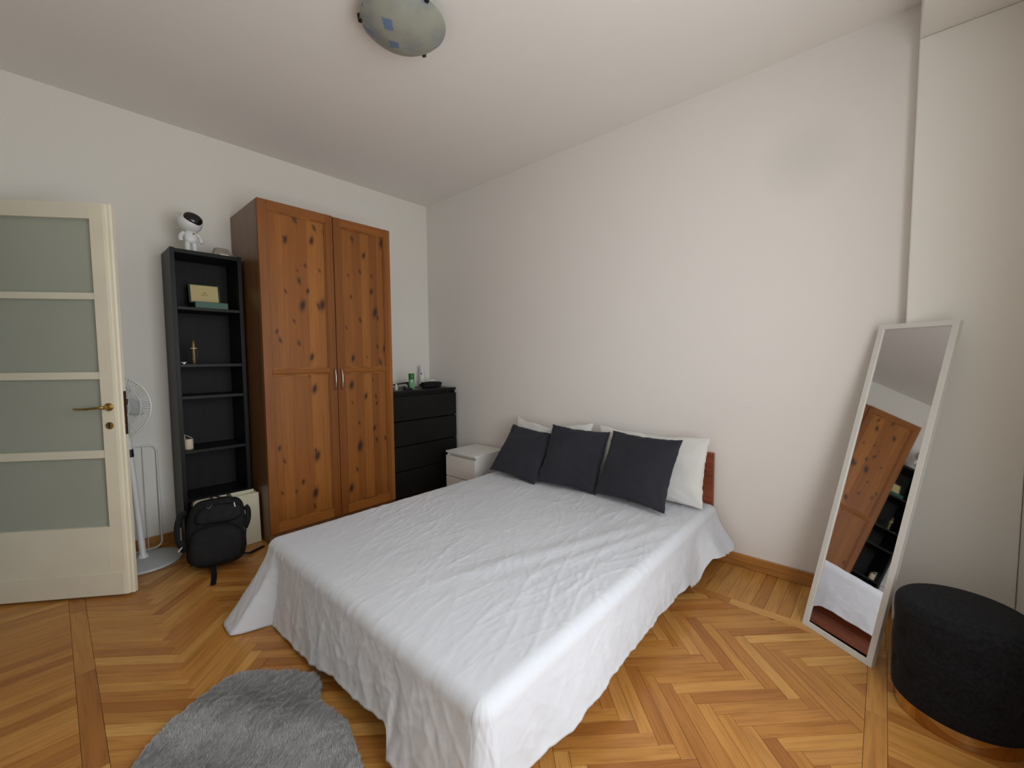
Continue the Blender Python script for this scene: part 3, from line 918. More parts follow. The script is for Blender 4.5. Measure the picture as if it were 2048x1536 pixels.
tag(mat_, 'thick mattress hidden under the white sheet', 'mattress')

def fbm(v, oct=3, H_=1.0):
    return noise.fractal(Vector(v), H_, 2.0, oct)
# ---- sheet
R_E = 0.048
SX_HEAD, SX_FOOT = -0.075, -2.085 + R_E
SYL, SYR = BY1 - R_E, BY0 + R_E
ZT = 0.368
NX, NY = 250, 204
def ridge(v):
    return 1.0 - abs(noise.noise(Vector(v)))
def crease(x, y, ang, sx, sy, off, pw=9):
    ca, sa = math.cos(ang), math.sin(ang)
    p = ca * x + sa * y; q = -sa * x + ca * y
    wob = 0.25 * noise.noise(Vector((x * 2.1 + off, y * 2.1, off)))
    return ridge((p * sx + off, (q + wob * 0.25) * sy, off * 1.7)) ** pw
def top_z(x, y):
    z = ZT
    # gentle hollow and lift
    z += 0.004 * noise.noise(Vector((x * 1.6, y * 1.6, 3.1)))
    # fine creases fanning from the cushions towards the foot
    mask = 0.35 + 0.65 * max(0, min(1, 0.5 + 1.2 * noise.noise(Vector((x * 1.3 + 4, y * 1.3, 7.7)))))
    c = crease(x, y, 0.35, 1.6, 9.0, 2.3, 16) * 0.0036
    c += crease(x, y, 0.85, 2.2, 12.0, 6.1, 20) * 0.0032
    c += crease(x, y, -0.15, 2.0, 13.0, 9.4, 20) * 0.0028
    c += crease(x, y, 0.55, 5.0, 24.0, 12.4, 14) * 0.0024
    c += crease(x, y, 0.20, 6.0, 34.0, 17.1, 12) * 0.0018
    near = max(0.0, min(1.0, (x + 2.0) / 0.6)) * 0.75 + 0.25
    z += c * mask * near * 0.85
    # bunched ridges just in front of the cushions
    f = math.exp(-((x + 0.62) / 0.16) ** 2)
    z += f * 0.010 * max(0, noise.noise(Vector((x * 5, y * 4.2, 11.5)))) 
    # long soft fold falling towards the right side
    dline = (y + 2.62) + 0.35 * (x + 1.1)
    z += 0.007 * math.exp(-(dline / 0.05) ** 2) * max(0, min(1, (x + 1.9) / 0.5)) * max(0, min(1, (-0.55 - x) / 0.3))
    dl2 = (y + 2.80) + 0.30 * (x + 0.9)
    z += 0.005 * math.exp(-(dl2 / 0.035) ** 2) * max(0, min(1, (x + 1.7) / 0.5)) * max(0, min(1, (-0.45 - x) / 0.3))
    return z
verts = []; faces = []; idx = {}
for i in range(NX + 1):
    x = SX_HEAD + (SX_FOOT - SX_HEAD) * i / NX
    for j in range(NY + 1):
        y = SYL + (SYR - SYL) * j / NY
        idx[i, j] = len(verts)
        verts.append((x, y, top_z(x, y)))
for i in range(NX):
    for j in range(NY):
        faces.append((idx[i, j], idx[i, j + 1], idx[i + 1, j + 1], idx[i + 1, j]))
# skirt columns: (start vertex, base point, outward normal, s, kind)
cols = []
KF = 40
s = 0.0
for i in range(NX + 1):
    cols.append((idx[i, 0], Vector((0, 1, 0)), 'L', i / NX))
for k in range(1, KF):
    a = math.pi / 2 * k / KF
    cols.append((idx[NX, 0], Vector((-math.sin(a), math.cos(a), 0)), 'CL', k / KF))
for j in range(NY + 1):
    cols.append((idx[NX, j], Vector((-1, 0, 0)), 'F', j / NY))
for k in range(1, KF):
    a = math.pi / 2 * k / KF
    cols.append((idx[NX, NY], Vector((-math.cos(a), -math.sin(a), 0)), 'CR', k / KF))
for i in range(NX, -1, -1):
    cols.append((idx[i, NY], Vector((0, -1, 0)), 'R', i / NX))
MR = 44
def sm(a, b, t):
    t = max(0.0, min(1.0, (t - a) / (b - a))); return t * t * (3 - 2 * t)
prev = None; prevrow = None
ss = 0.0; lastp = None
colrows = []
for ci, (vi, nn, kind, t) in enumerate(cols):
    bp = Vector(verts[vi])
    # running arc length used by the fold pattern
    if kind in ('CL', 'CR'): ss += 0.20 / KF
    else:
        ss += (bp - lastp).length if lastp is not None else 0
    lastp = bp.copy()
    tang = Vector((-nn.y, nn.x, 0))
    hem, flare, famp, shift = 0.05, 0.05, 0.010, 0.0
    if kind == 'L':
        hem = 0.10 - 0.07 * sm(0.75, 1.0, t); flare = 0.03 + 0.02 * sm(0.8, 1.0, t)
    elif kind == 'CL':
        hem = 0.03 - 0.022 * sm(0.2, 0.8, t); flare = 0.05 + 0.155 * sm(0.15, 0.95, t)
        famp = 0.004
    elif kind == 'F':
        hem = 0.006 + 0.012 * sm(0.12, 0.30, t) + 0.058 * sm(0.30, 0.56, t) + 0.046 * sm(0.60, 0.77, t) - 0.070 * sm(0.772, 0.79, t) - 0.02 * sm(0.85, 1, t)
        flare = 0.040 + 0.165 * (1 - sm(0.055, 0.10, t)) + 0.02 * sm(0.77, 0.80, t); famp = 0.004 + 0.004 * sm(0.10, 0.25, t) + 0.003 * sm(0.4, 0.8, t)
    elif kind == 'CR':
        hem = 0.03 + 0.09 * sm(0.5, 1.0, t); flare = 0.055 + 0.035 * math.sin(math.pi * t) - 0.02 * t; famp = 0.014
    else:
        q = 1 - t       # 0 at the foot, 1 at the head
        hem = 0.122 - 0.045 * sm(0.70, 0.74, q) * (1 - sm(0.79, 0.815, q)) + 0.05 * sm(0.80, 0.84, q) - 0.03 * sm(0.86, 0.95, q)
        flare = 0.035 + 0.008 * math.sin(q * 9) + 0.065 * sm(0.79, 0.88, q); famp = 0.009
    hem += 0.006 * noise.noise(Vector((ss * 9, 2.2, 0))) + 0.004 * noise.noise(Vector((ss * 26, 5.2, 0)))
    hem = max(hem, 0.004)
    rowv = [vi]
    ckk = {'L': 0.7, 'CL': 0.5, 'F': 0.75, 'CR': 0.5, 'R': 0.42}[kind]
    zt = bp.z
    for m in range(1, MR + 1):
        f = m / MR
        NA = 9
        if m <= NA:
            ph = math.pi / 2 * m / NA
            off = R_E * math.sin(ph); z = zt - R_E * (1 - math.cos(ph)); g = 0.0
        else:
            g = (m - NA) / (MR - NA)
            z = (zt - R_E) + (hem - (zt - R_E)) * g
            off = R_E + flare * g ** 1.25
        # vertical folds growing downward, small diagonal crinkles
        fold = famp * g ** 0.9 * (1.5 * noise.noise(Vector((ss * 5.2 + 0.6 * g, 0.7 * g, 1.3))) + 1.0 * noise.noise(Vector((ss * 13 - 1.2 * g, 1.2 * g, 8.3))) + 0.45 * noise.noise(Vector((ss * 31, 3.0 * g, 4.4))))
        ck = 0.0040 * (ridge((ss * 7 + g * 2.2, g * 1.6, 5.0)) ** 14 + 0.8 * ridge((ss * 9 - g * 2.0, g * 1.8, 15.0)) ** 14) * min(1, f * 3)
        ck += 0.0026 * (ridge((ss * 17 + g * 3, g * 2.6, 25.0)) ** 12 + ridge((ss * 21 - g * 3, g * 3.0, 35.0)) ** 12) * min(1, f * 3)
        if g > 0.965: ck += 0.002
        p = Vector((bp.x, bp.y, 0)) + nn * max(0.006, off + fold + ck * ckk)
        rowv.append(len(verts)); verts.append((p.x, p.y, z))
    colrows.append(rowv)
for a, b in zip(colrows, colrows[1:]):
    for m in range(MR):
        q = (a[m], a[m + 1], b[m + 1], b[m])
        u_ = []
        for v in q:
            if v not in u_: u_.append(v)
        if len(u_) >= 3: faces.append(tuple(u_))
me = bpy.data.meshes.new('bed_sheet'); me.from_pydata(verts, [], faces); me.update()
bm = bmesh.new(); bm.from_mesh(me); bmesh.ops.recalc_face_normals(bm, faces=bm.faces)
if sum(f.normal.z for f in bm.faces) < 0: bmesh.ops.reverse_faces(bm, faces=bm.faces)
bm.to_mesh(me); bm.free()
sheet = new_obj('bed_sheet', me, None, M['sheet'], True)
so = sheet.modifiers.new('thickness', 'SOLIDIFY'); so.thickness = 0.0015; so.offset = 1
tag(sheet, 'creased white cotton sheet draped over the bed down to the floor', 'bed sheet')

# ---- pillows and cushions
def pillow(name, BLp, heading, lean, w, h, thick, mat, label, cat, group=None, roll=0.0, pinch=0.05, seed=0.0, sag=0.0, ears=0.0, seam=True, bend=0.0):
    N = 46
    hd, le, ro = map(math.radians, (heading, lean, roll))
    e = Vector((math.cos(hd), math.sin(hd), 0)); n = Vector((-e.y, e.x, 0))
    if n.x < 0: n = -n
    u_ = math.cos(le) * Vector((0, 0, 1)) + math.sin(le) * n
    e2 = math.cos(ro) * e + math.sin(ro) * u_; u3 = math.cos(ro) * u_ - math.sin(ro) * e
    nn = e2.cross(u3)                      # one of the faces
    if nn.x > 0: nn = -nn                  # towards the room
    o = Vector(BLp)
    bm = bmesh.new()
    grid = {}
    for side in (1, -1):
        for i in range(N + 1):
            for j in range(N + 1):
                if side == -1 and (i in (0, N) or j in (0, N)):
                    grid[side, i, j] = grid[1, i, j]; continue
                a = 2 * i / N - 1; b = 2 * j / N - 1
                # denser near the edges
                a = math.sin(a * math.pi / 2); b = math.sin(b * math.pi / 2)
                px = a * (1 - pinch * (1 - b * b) ** 1.0 * abs(a) ** 3); py = b * (1 - pinch * (1 - a * a) ** 1.0 * abs(b) ** 3)
                th = ((1 - a ** 2) * (1 - b ** 2)) ** 0.44
                th *= 1 + 0.12 * noise.noise(Vector((a * 1.7 + seed, b * 1.7, seed)))
                # wrinkles radiating from corners and edges
                wr = 0.0
                for cxs in (-1, 1):
                    for cys in (-1, 1):
                        d = math.hypot(a - cxs, b - cys); an = math.atan2(b - cys, a - cxs)
                        wr += 0.010 * math.exp(-d * 1.7) * noise.noise(Vector((an * 5.5 + seed, d * 0.8, seed + cxs + 3 * cys)))
                wr += 0.004 * noise.noise(Vector((a * 5 + seed, b * 5, 2.0 + seed)))
                zz = side * (thick / 2 * th + wr * th ** 0.5 * 1.2)
                zz += bend * (a * a - 0.3)
                zz += 0.008 * noise.noise(Vector((a * 2.0 + seed * 3, b * 2.0, 9.0)))
                # sag of the top edge between the ears
                sy = -sag * (1 - a * a) * max(0, b) ** 2 + ears * noise.noise(Vector((a * 2.4, seed, 1.0))) * max(0, b)
                edge = 0.004 * noise.noise(Vector((a * 9 + seed, b * 9, 4.4)))
                pos = o + e2 * (w * (px + 1) / 2 + edge) + u3 * (h * (py + 1) / 2 + sy * h + edge) + nn * (zz)
                grid[side, i, j] = bm.verts.new(pos)
    for side in (1, -1):
        for i in range(N):
            for j in range(N):
                q = [grid[side, i, j], grid[side, i + 1, j], grid[side, i + 1, j + 1], grid[side, i, j + 1]]
                try: bm.faces.new(q if side == 1 else q[::-1])
                except ValueError: pass
    ob = from_bm(name, bm, mat, None, True)
    tag(ob, label, cat, group)
    if seam:
        ring = [(i, 0) for i in range(N)] + [(N, j) for j in range(N)] + [(i, N) for i in range(N, 0, -1)] + [(0, j) for j in range(N, 0, -1)]
        pts = []
        # recompute rim positions from the mesh rim (they are shared vertices of both faces)
        return ob
    return ob
Zb = 0.388
pillow('pillow', (-0.228, -1.390, Zb), -89, 15, 0.74, 0.425, 0.125, M['pillow_white'], 'white pillow with a limp folded corner, leaning on the headboard next to the nightstand', 'pillow', 'white pillows', seed=1.3, sag=0.15, pinch=0.04, ears=0.10)
pillow('pillow', (-0.228, -2.190, Zb), -91.5, 15, 0.765, 0.425, 0.125, M['pillow_white'], 'plump white pillow leaning on the headboard end away from the nightstand', 'pillow', 'white pillows', seed=4.7, sag=0.04, pinch=0.04, ears=0.02)
pillow('cushion', (-0.490, -1.415, Zb + 0.022), -86.3, 38, 0.455, 0.425, 0.108, M['cushion_dark'], 'charcoal square cushion lying furthest back on the nightstand side, partly covered by another', 'cushion', 'charcoal cushions', roll=-5.5, seed=2.1, pinch=0.07)
pillow('cushion', (-0.475, -1.880, Zb + 0.010), -79, 30, 0.452, 0.45, 0.108, M['cushion_dark'], 'charcoal square cushion standing between the two other dark cushions', 'cushion', 'charcoal cushions', roll=-3.2, seed=6.4, pinch=0.07)
pillow('cushion', (-0.420, -2.325, Zb + 0.006), -99, 27, 0.505, 0.445, 0.108, M['cushion_dark'], 'charcoal square cushion in front of the plump white pillow', 'cushion', 'charcoal cushions', roll=0.5, seed=8.8, pinch=0.07)

# ================================================================== leaning mirror
mBL = Vector((-0.4201, -3.4733, 0.0)); hd = math.radians(-123.0); ml = math.radians(16.35)
e = Vector((math.cos(hd), math.sin(hd), 0)); n = Vector((-e.y, e.x, 0))
if n.x < 0: n = -n
mu = math.cos(ml) * Vector((0, 0, 1)) + math.sin(ml) * n
mn = e.cross(mu)
if mn.x > 0: mn = -mn            # front side, into the room
MWd, MH, MT = 0.306, 1.4996, 0.022
MB_ = Matrix((e, mu, mn)).transposed()
mrt = thing('leaning_mirror', mBL + e * MWd / 2, 'tall narrow mirror in a slim white frame leaning against the wall pier', 'mirror')
lift = MT * math.sin(ml) + 0.0005
m_o = mBL + Vector((0, 0, 0.0))
def mbox(name, a, b, mat, parent=None, bev=0.0):
    bm = bmesh.new(); bm_box(bm, a, b, bev)
    bmesh.ops.transform(bm, matrix=Matrix.Translation(m_o) @ MB_.to_4x4(), verts=bm.verts)
    return from_bm(name, bm, mat, parent or mrt)
fwid = 0.024
mbox('frame_side', (0, 0, -MT), (fwid, MH, 0), M['mirror_frame'], bev=0.0012)
mbox('frame_side', (MWd - fwid, 0, -MT), (MWd, MH, 0), M['mirror_frame'], bev=0.0012)
mbox('frame_top', (fwid, MH - fwid, -MT), (MWd - fwid, MH, 0), M['mirror_frame'], bev=0.0012)
mbox('frame_bottom', (fwid, 0, -MT), (MWd - fwid, fwid, 0), M['mirror_frame'], bev=0.0012)
mbox('backing_board', (fwid, fwid, -MT + 0.001), (MWd - fwid, MH - fwid, -0.011), M['grey_plastic'])
mbox('mirror_glass', (fwid, fwid, -0.0108), (MWd - fwid, MH - fwid, -0.006), M['mirror'])
part_fix(mrt)
mrt.location.z += lift * 0 

# ================================================================== pouf
PC = Vector((-0.685, -3.968, 0)); PR = 0.180
pf_ = thing('pouf', (PC.x, PC.y, 0), 'round black velvet pouf on a low gold base beside the mirror', 'pouf')
lathe('base_ring', [(0.0, 0.0), (PR - 0.010, 0.0), (PR - 0.008, 0.003), (PR - 0.008, 0.050), (0.0, 0.050)], M['gold'], pf_, 72, PC)
NS, NV = 120, 60
bm = bmesh.new(); rings = []
prof = []
zb0, zt0 = 0.0505, 0.405
rb = 0.012
for k in range(9):
    a = math.pi / 2 * k / 8; prof.append((PR - rb + rb * math.sin(a), zb0 + rb * 0.6 * (1 - math.cos(a)), 1))
for k in range(1, 30):
    z = zb0 + rb * 0.6 + (zt0 - 0.035 - zb0 - rb * 0.6) * k / 30; prof.append((PR + 0.004 * math.sin(math.pi * k / 30), z, 1))
for k in range(9):
    a = math.pi / 2 * k / 8; prof.append((PR - 0.035 + 0.035 * math.cos(a), zt0 - 0.035 + 0.035 * math.sin(a), 1))
for r in (0.12, 0.09, 0.06, 0.03): prof.append((r, zt0 + 0.010 * (1 - (r / 0.145) ** 2), 1))
tufts = [(a, z) for a, z in [(2 * math.pi * k / 12, 0.29) for k in range(12)] + [(2 * math.pi * (k + 0.5) / 12, 0.16) for k in range(12)]]
for r, z, q in prof:
    ring = []
    for k in range(NS):
        a = 2 * math.pi * k / NS
        dr_ = 0
        if zb0 + 0.02 < z < zt0 - 0.03:
            for ta, tz in tufts:
                da = (a - ta + math.pi) % (2 * math.pi) - math.pi
                d2 = (da * PR) ** 2 + (z - tz) ** 2
                dr_ -= 0.009 * math.exp(-d2 / 0.00028) + 0.004 * math.exp(-d2 / 0.0016)
        ring.append(bm.verts.new((PC.x + (r + dr_) * math.cos(a), PC.y + (r + dr_) * math.sin(a), z)))
    rings.append(ring)
for p, q in zip(rings, rings[1:]):
    for k in range(NS): bm.faces.new((p[k], p[(k + 1) % NS], q[(k + 1) % NS], q[k]))
bm.faces.new(rings[0][::-1]); bm.faces.new(rings[-1])
from_bm('upholstery', bm, M['velvet'], pf_, True)
part_fix(pf_)

# ================================================================== rug
ro = [(-2.73, -2.10), (-2.66, -1.985), (-2.557, -1.90), (-2.47, -1.845), (-2.404, -1.82), (-2.345, -1.825), (-2.30, -1.855), (-2.24, -1.92), (-2.18, -2.00), (-2.145, -2.055),
      (-2.152, -2.13), (-2.185, -2.20), (-2.172, -2.29), (-2.165, -2.38), (-2.180, -2.46), (-2.195, -2.53), (-2.23, -2.62), (-2.29, -2.72), (-2.40, -2.78), (-2.52, -2.77), (-2.63, -2.70), (-2.72, -2.58), (-2.76, -2.42), (-2.755, -2.25)]
rc = Vector((-2.45, -2.30, 0))
def closed_cat(pts, n):
    out = []; m = len(pts)
    for i in range(m):
        p0, p1, p2, p3 = (Vector((*pts[(i + k) % m], 0)) for k in (-1, 0, 1, 2))
        for k in range(n):
            t = k / n
            out.append(0.5 * ((2 * p1) + (p2 - p0) * t + (2 * p0 - 5 * p1 + 4 * p2 - p3) * t * t + (3 * p1 - p0 - 3 * p2 + p3) * t ** 3))
    return out
ol = closed_cat(ro, 6)
rug = thing('fur_rug', (rc.x, rc.y, 0), 'grey faux sheepskin rug with wavy outline at the foot of the bed', 'rug')
bm = bmesh.new()
lo_ = [bm.verts.new((p.x, p.y, 0.001)) for p in ol]
hi_ = [bm.verts.new((rc.x + (p.x - rc.x) * 0.985, rc.y + (p.y - rc.y) * 0.985, 0.014)) for p in ol]
ctr = bm.verts.new((rc.x, rc.y, 0.016)); cb = bm.verts.new((rc.x, rc.y, 0.001))
N_ = len(ol)
for k in range(N_):
    k2 = (k + 1) % N_
    bm.faces.new((lo_[k], lo_[k2], hi_[k2], hi_[k])); bm.faces.new((hi_[k], hi_[k2], ctr)); bm.faces.new((lo_[k2], lo_[k], cb))
from_bm('rug_backing', bm, M['fur'], rug)
# fur blades as one piece of stuff
rng = np.random.default_rng(5)
px_ = np.array([p.x for p in ol]); py_ = np.array([p.y for p in ol])
NB = 160000
bx = rng.uniform(px_.min(), px_.max(), NB * 2); by_ = rng.uniform(py_.min(), py_.max(), NB * 2)
ins = np.zeros(len(bx), bool)
for k in range(N_):
    x1, y1, x2, y2 = px_[k], py_[k], px_[(k + 1) % N_], py_[(k + 1) % N_]
    c_ = ((y1 > by_) != (y2 > by_)) & (bx < (x2 - x1) * (by_ - y1) / (y2 - y1 + 1e-12) + x1)
    ins ^= c_
bx = bx[ins][:NB]; by_ = by_[ins][:NB]; nb = len(bx)
# tufted lay direction
ang = 0.3 + 0.5 * np.sin(bx * 7.1 + 1.3) * np.cos(by_ * 6.3) + 0.35 * np.sin(bx * 19 + by_ * 13) + rng.normal(0, 0.30, nb)
clump = 0.5 + 0.5 * np.sin(bx * 83 + 2.1 * np.sin(by_ * 61)) * np.sin(by_ * 77 + 1.7 * np.sin(bx * 57))
ln = rng.uniform(0.010, 0.020, nb) * (0.8 + 0.4 * clump); hz = rng.uniform(0.006, 0.015, nb) * (0.6 + 0.8 * clump)
wd_ = rng.uniform(0.0008, 0.0016, nb)
dx, dy = np.cos(ang), np.sin(ang)
base = np.stack([bx, by_, np.full(nb, 0.010)], 1)
side_ = np.stack([-dy * wd_, dx * wd_, np.zeros(nb)], 1)
mid = base + np.stack([dx * ln * 0.40, dy * ln * 0.40, hz * 0.8], 1)
tip = base + np.stack([dx * ln, dy * ln, hz], 1)
V = np.empty((nb * 5, 3)); V[0::5] = base - side_; V[1::5] = base + side_; V[2::5] = mid - side_ * 0.8; V[3::5] = mid + side_ * 0.8; V[4::5] = tip
i0 = np.arange(nb) * 5
me = bpy.data.meshes.new('fur')
me.vertices.add(len(V)); me.vertices.foreach_set('co', V.ravel())
quads = np.stack([i0, i0 + 1, i0 + 3, i0 + 2], 1); tris = np.stack([i0 + 2, i0 + 3, i0 + 4], 1)
loops = np.concatenate([quads.ravel(), tris.ravel()])
me.loops.add(len(loops)); me.loops.foreach_set('vertex_index', loops)
ls = np.concatenate([np.arange(nb) * 4, nb * 4 + np.arange(nb) * 3]); lt = np.concatenate([np.full(nb, 4), np.full(nb, 3)])
me.polygons.add(2 * nb); me.polygons.foreach_set('loop_start', ls); me.polygons.foreach_set('loop_total', lt)
me.update(calc_edges=True); me.validate()
fo = new_obj('fur', me, rug, M['fur']); fo['kind'] = 'stuff'
part_fix(rug)

# ================================================================== pedestal fan
FB = Vector((-2.440, -0.245, 0))
fan = thing('pedestal_fan', (FB.x, FB.y, 0), 'white pedestal fan on a round base standing behind the open door', 'fan')
lathe('base', [(0.0, 0.0), (0.186, 0.0), (0.190, 0.006), (0.186, 0.014), (0.15, 0.022), (0.06, 0.028), (0.0, 0.030)], M['grey_plastic'], fan, 64, FB)
ptop = Vector((-2.487, -0.215, 0.87)); pbot = Vector((-2.447, -0.215, 0.0275))
pole = lathe('pole', [(0.0, 0.0), (0.030, 0.0), (0.026, 0.015), (0.0175, 0.03), (0.0165, 0.42), (0.0165, 0.52), (0.0155, 0.525), (0.0150, 0.845), (0.0, 0.845)], M['white_plastic'], fan, 24, pbot,
             Matrix((*frame_of(ptop - pbot), (ptop - pbot).normalized())).transposed())
pd = (ptop - pbot).normalized()
lathe('control_panel', [(0.0, 0.0), (0.0178, 0.0), (0.0178, 0.05), (0.0, 0.05)], M['black_plastic'], pole, 20, pbot + pd * 0.66, Matrix((*frame_of(pd), pd)).transposed())
fd = Vector((-0.50, -0.86, 0.05)).normalized()            # facing direction
fx, fy = frame_of(fd)
FAX = Matrix((fx, fy, fd)).transposed()
FH = Vector((-2.545, -0.300, 1.012))
lathe('motor_housing', [(0.0, -0.10), (0.035, -0.098), (0.055, -0.07), (0.058, -0.02), (0.05, 0.0), (0.0, 0.0)], M['white_plastic'], fan, 28, FH - fd * 0.005, FAX)
tube('neck', [ptop - pd * 0.01, ptop + (FH - fd * 0.05 - ptop) * 0.5 + Vector((0, 0, 0.012)), FH - fd * 0.055], [0.018, 0.02, 0.024], M['white_plastic'], fan, 12)
CR_ = 0.192
def cage_prof(t):                                             # t 0 centre .. 1 rim ; front dome
    return CR_ * t, 0.082 - 0.055 * t ** 2.4
bm = bmesh.new()
for k in range(72):
    a = 2 * math.pi * k / 72
    pts = []
    for q in range(9):
        t = 0.24 + 0.76 * q / 8
        r_, h_ = cage_prof(t); aa = a + 0.25 * t
        pts.append(FH + FAX @ Vector((r_ * math.cos(aa), r_ * math.sin(aa), h_)))
    bm_tube(bm, pts, 0.0013, 4)
from_bm('front_grille', bm, M['white_plastic'], fan)
bm = bmesh.new()
for k in range(72):
    a = 2 * math.pi * k / 72
    pts = []
    for q in range(7):
        t = 0.30 + 0.70 * q / 6
        pts.append(FH + FAX @ Vector((CR_ * t * math.cos(a), CR_ * t * math.sin(a), -0.045 + 0.062 * t ** 3)))
    bm_tube(bm, pts, 0.0013, 4)
from_bm('rear_grille', bm, M['white_plastic'], fan)
for nm, rr, hh, rad in (('rim_ring', CR_, 0.022, 0.006), ('grille_ring', CR_ * 0.80, 0.050, 0.0022), ('grille_ring', CR_ * 0.55, 0.069, 0.0022)):
    tube(nm, [FH + FAX @ Vector((rr * math.cos(2 * math.pi * k / 48), rr * math.sin(2 * math.pi * k / 48), hh)) for k in range(48)], rad, M['white_plastic'], fan, 8, closed=True)
lathe('grille_badge', [(0.0, 0.070), (0.048, 0.072), (0.046, 0.082), (0.0, 0.088)], M['white_plastic'], fan, 24, FH, FAX)
hubo = lathe('fan_hub', [(0.0, 0.004), (0.03, 0.004), (0.028, 0.05), (0.0, 0.056)], M['grey_plastic'], fan, 20, FH, FAX)
for k in range(5):
    bm = bmesh.new(); a0 = 2 * math.pi * k / 5; g = {}
    for i in range(8):
        t = i / 7; r_ = 0.028 + 0.128 * t; half = 0.30 + 0.22 * math.sin(math.pi * min(1, t * 0.9 + 0.1))
        for j in range(7):
            s_ = j / 6 - 0.5; aa = a0 + s_ * 2 * half
            for sd in (0, 1):
                g[i, j, sd] = bm.verts.new(FH + FAX @ Vector((r_ * math.cos(aa), r_ * math.sin(aa), 0.028 + 0.034 * s_ + 0.002 * sd)))
    for i in range(7):
        for j in range(6):
            bm.faces.new((g[i, j, 1], g[i + 1, j, 1], g[i + 1, j + 1, 1], g[i, j + 1, 1]))
            bm.faces.new((g[i, j, 0], g[i, j + 1, 0], g[i + 1, j + 1, 0], g[i + 1, j, 0]))
    for i in range(7):
        bm.faces.new((g[i, 0, 0], g[i + 1, 0, 0], g[i + 1, 0, 1], g[i, 0, 1])); bm.faces.new((g[i, 6, 0], g[i, 6, 1], g[i + 1, 6, 1], g[i + 1, 6, 0]))
    for j in range(6):
        bm.faces.new((g[7, j, 0], g[7, j + 1, 0], g[7, j + 1, 1], g[7, j, 1])); bm.faces.new((g[0, j, 0], g[0, j, 1], g[0, j + 1, 1], g[0, j + 1, 0]))
    from_bm('blade', bm, M['grey_plastic'], hubo, True)
part_fix(fan)

# ---- white bent-tube rack leaning on the wall behind the fan
rk = thing('tube_rack', (-2.49, -0.03, 0), 'white bent tube frame leaning flat on the wall behind the fan', 'rack')
def rr_loop(x0, x1, z0, z1, r, y0, y1, n=6):
    pts = []
    for cx, cz, a0 in ((x1 - r, z1 - r, 0), (x0 + r, z1 - r, 90), (x0 + r, z0 + r, 180), (x1 - r, z0 + r, 270)):
        for k in range(n + 1):
            a = math.radians(a0 + 90 * k / n)
            z = cz + r * math.sin(a)
            pts.append((cx + r * math.cos(a), y0 + (y1 - y0) * (z - z0) / (z1 - z0), z))
    return pts
tube('outer_frame', rr_loop(-2.66, -2.327, 0.0075, 0.716, 0.045, -0.036, -0.012), 0.0062, M['white_plastic'], rk, 8, closed=True)
for x in (-2.40, -2.47, -2.55):
    tube('inner_rod', [(x, -0.036, 0.013), (x, -0.012, 0.711)], 0.0026, M['white_plastic'], rk, 6)
part_fix(rk)

# ================================================================== paper bag
pb = thing('paper_bag', (-2.02, -0.42, 0), 'flat cream paper carrier bag with grey ribbon handles leaning on the bookcase', 'bag')
bx0, bx1 = -2.205, -1.838
def PBp(x, z, yoff): return (x, -0.452 + 0.020 * z / 0.36 + yoff, z)
bm = bmesh.new()
def quad(pts): return bm.faces.new([bm.verts.new(p) for p in pts])
hgtF, hgtB = 0.352, 0.366
def slab(x0, x1, z0, z1, yo, th=0.0015, gus=0.0):
    vs = [bm.verts.new(PBp(x, z, yo + t_)) for t_ in (0, th) for x, z in ((x0, z0), (x1, z0), (x1, z1), (x0, z1))]
    for f in ((0, 1, 2, 3), (7, 6, 5, 4), (0, 4, 5, 1), (1, 5, 6, 2), (2, 6, 7, 3), (3, 7, 4, 0)): bm.faces.new([vs[k] for k in f])
slab(bx0, bx1, 0.001, hgtF, 0.0)
from_bm('front_sheet', bm, M['paper_bag'], pb)
bm = bmesh.new(); slab(bx0, bx1 - 0.012, 0.001, hgtB, 0.062); from_bm('back_sheet', bm, M['paper_bag'], pb)
for xa in (bx0, bx1):
    bm = bmesh.new()
    sgn = 1 if xa == bx0 else -1
    q = [PBp(xa, 0.001, 0.0015), PBp(xa + sgn * 0.012, 0.001, 0.032), PBp(xa, 0.001, 0.062), PBp(xa, hgtF, 0.062), PBp(xa + sgn * 0.03, hgtF, 0.032), PBp(xa, hgtF, 0.0015)]
    v = [bm.verts.new(p) for p in q]
    bm.faces.new((v[0], v[1], v[4], v[5])); bm.faces.new((v[1], v[2], v[3], v[4]))
    from_bm('gusset', bm, M['paper_bag'], pb)
for xr in (-2.105, -2.006):
    bm = bmesh.new()
    w_ = 0.0085
    pts = [PBp(xr, 0.33, 0.060), PBp(xr, 0.367, 0.0615), PBp(xr, 0.3675, 0.030), PBp(xr, 0.354, 0.004), PBp(xr, 0.3535, -0.001)]
    bm_tube(bm, pts, w_, 6, 0.12, updir=(0, -0.4, 1))
    from_bm('ribbon_handle', bm, M['grey_ribbon'], pb)
part_fix(pb)

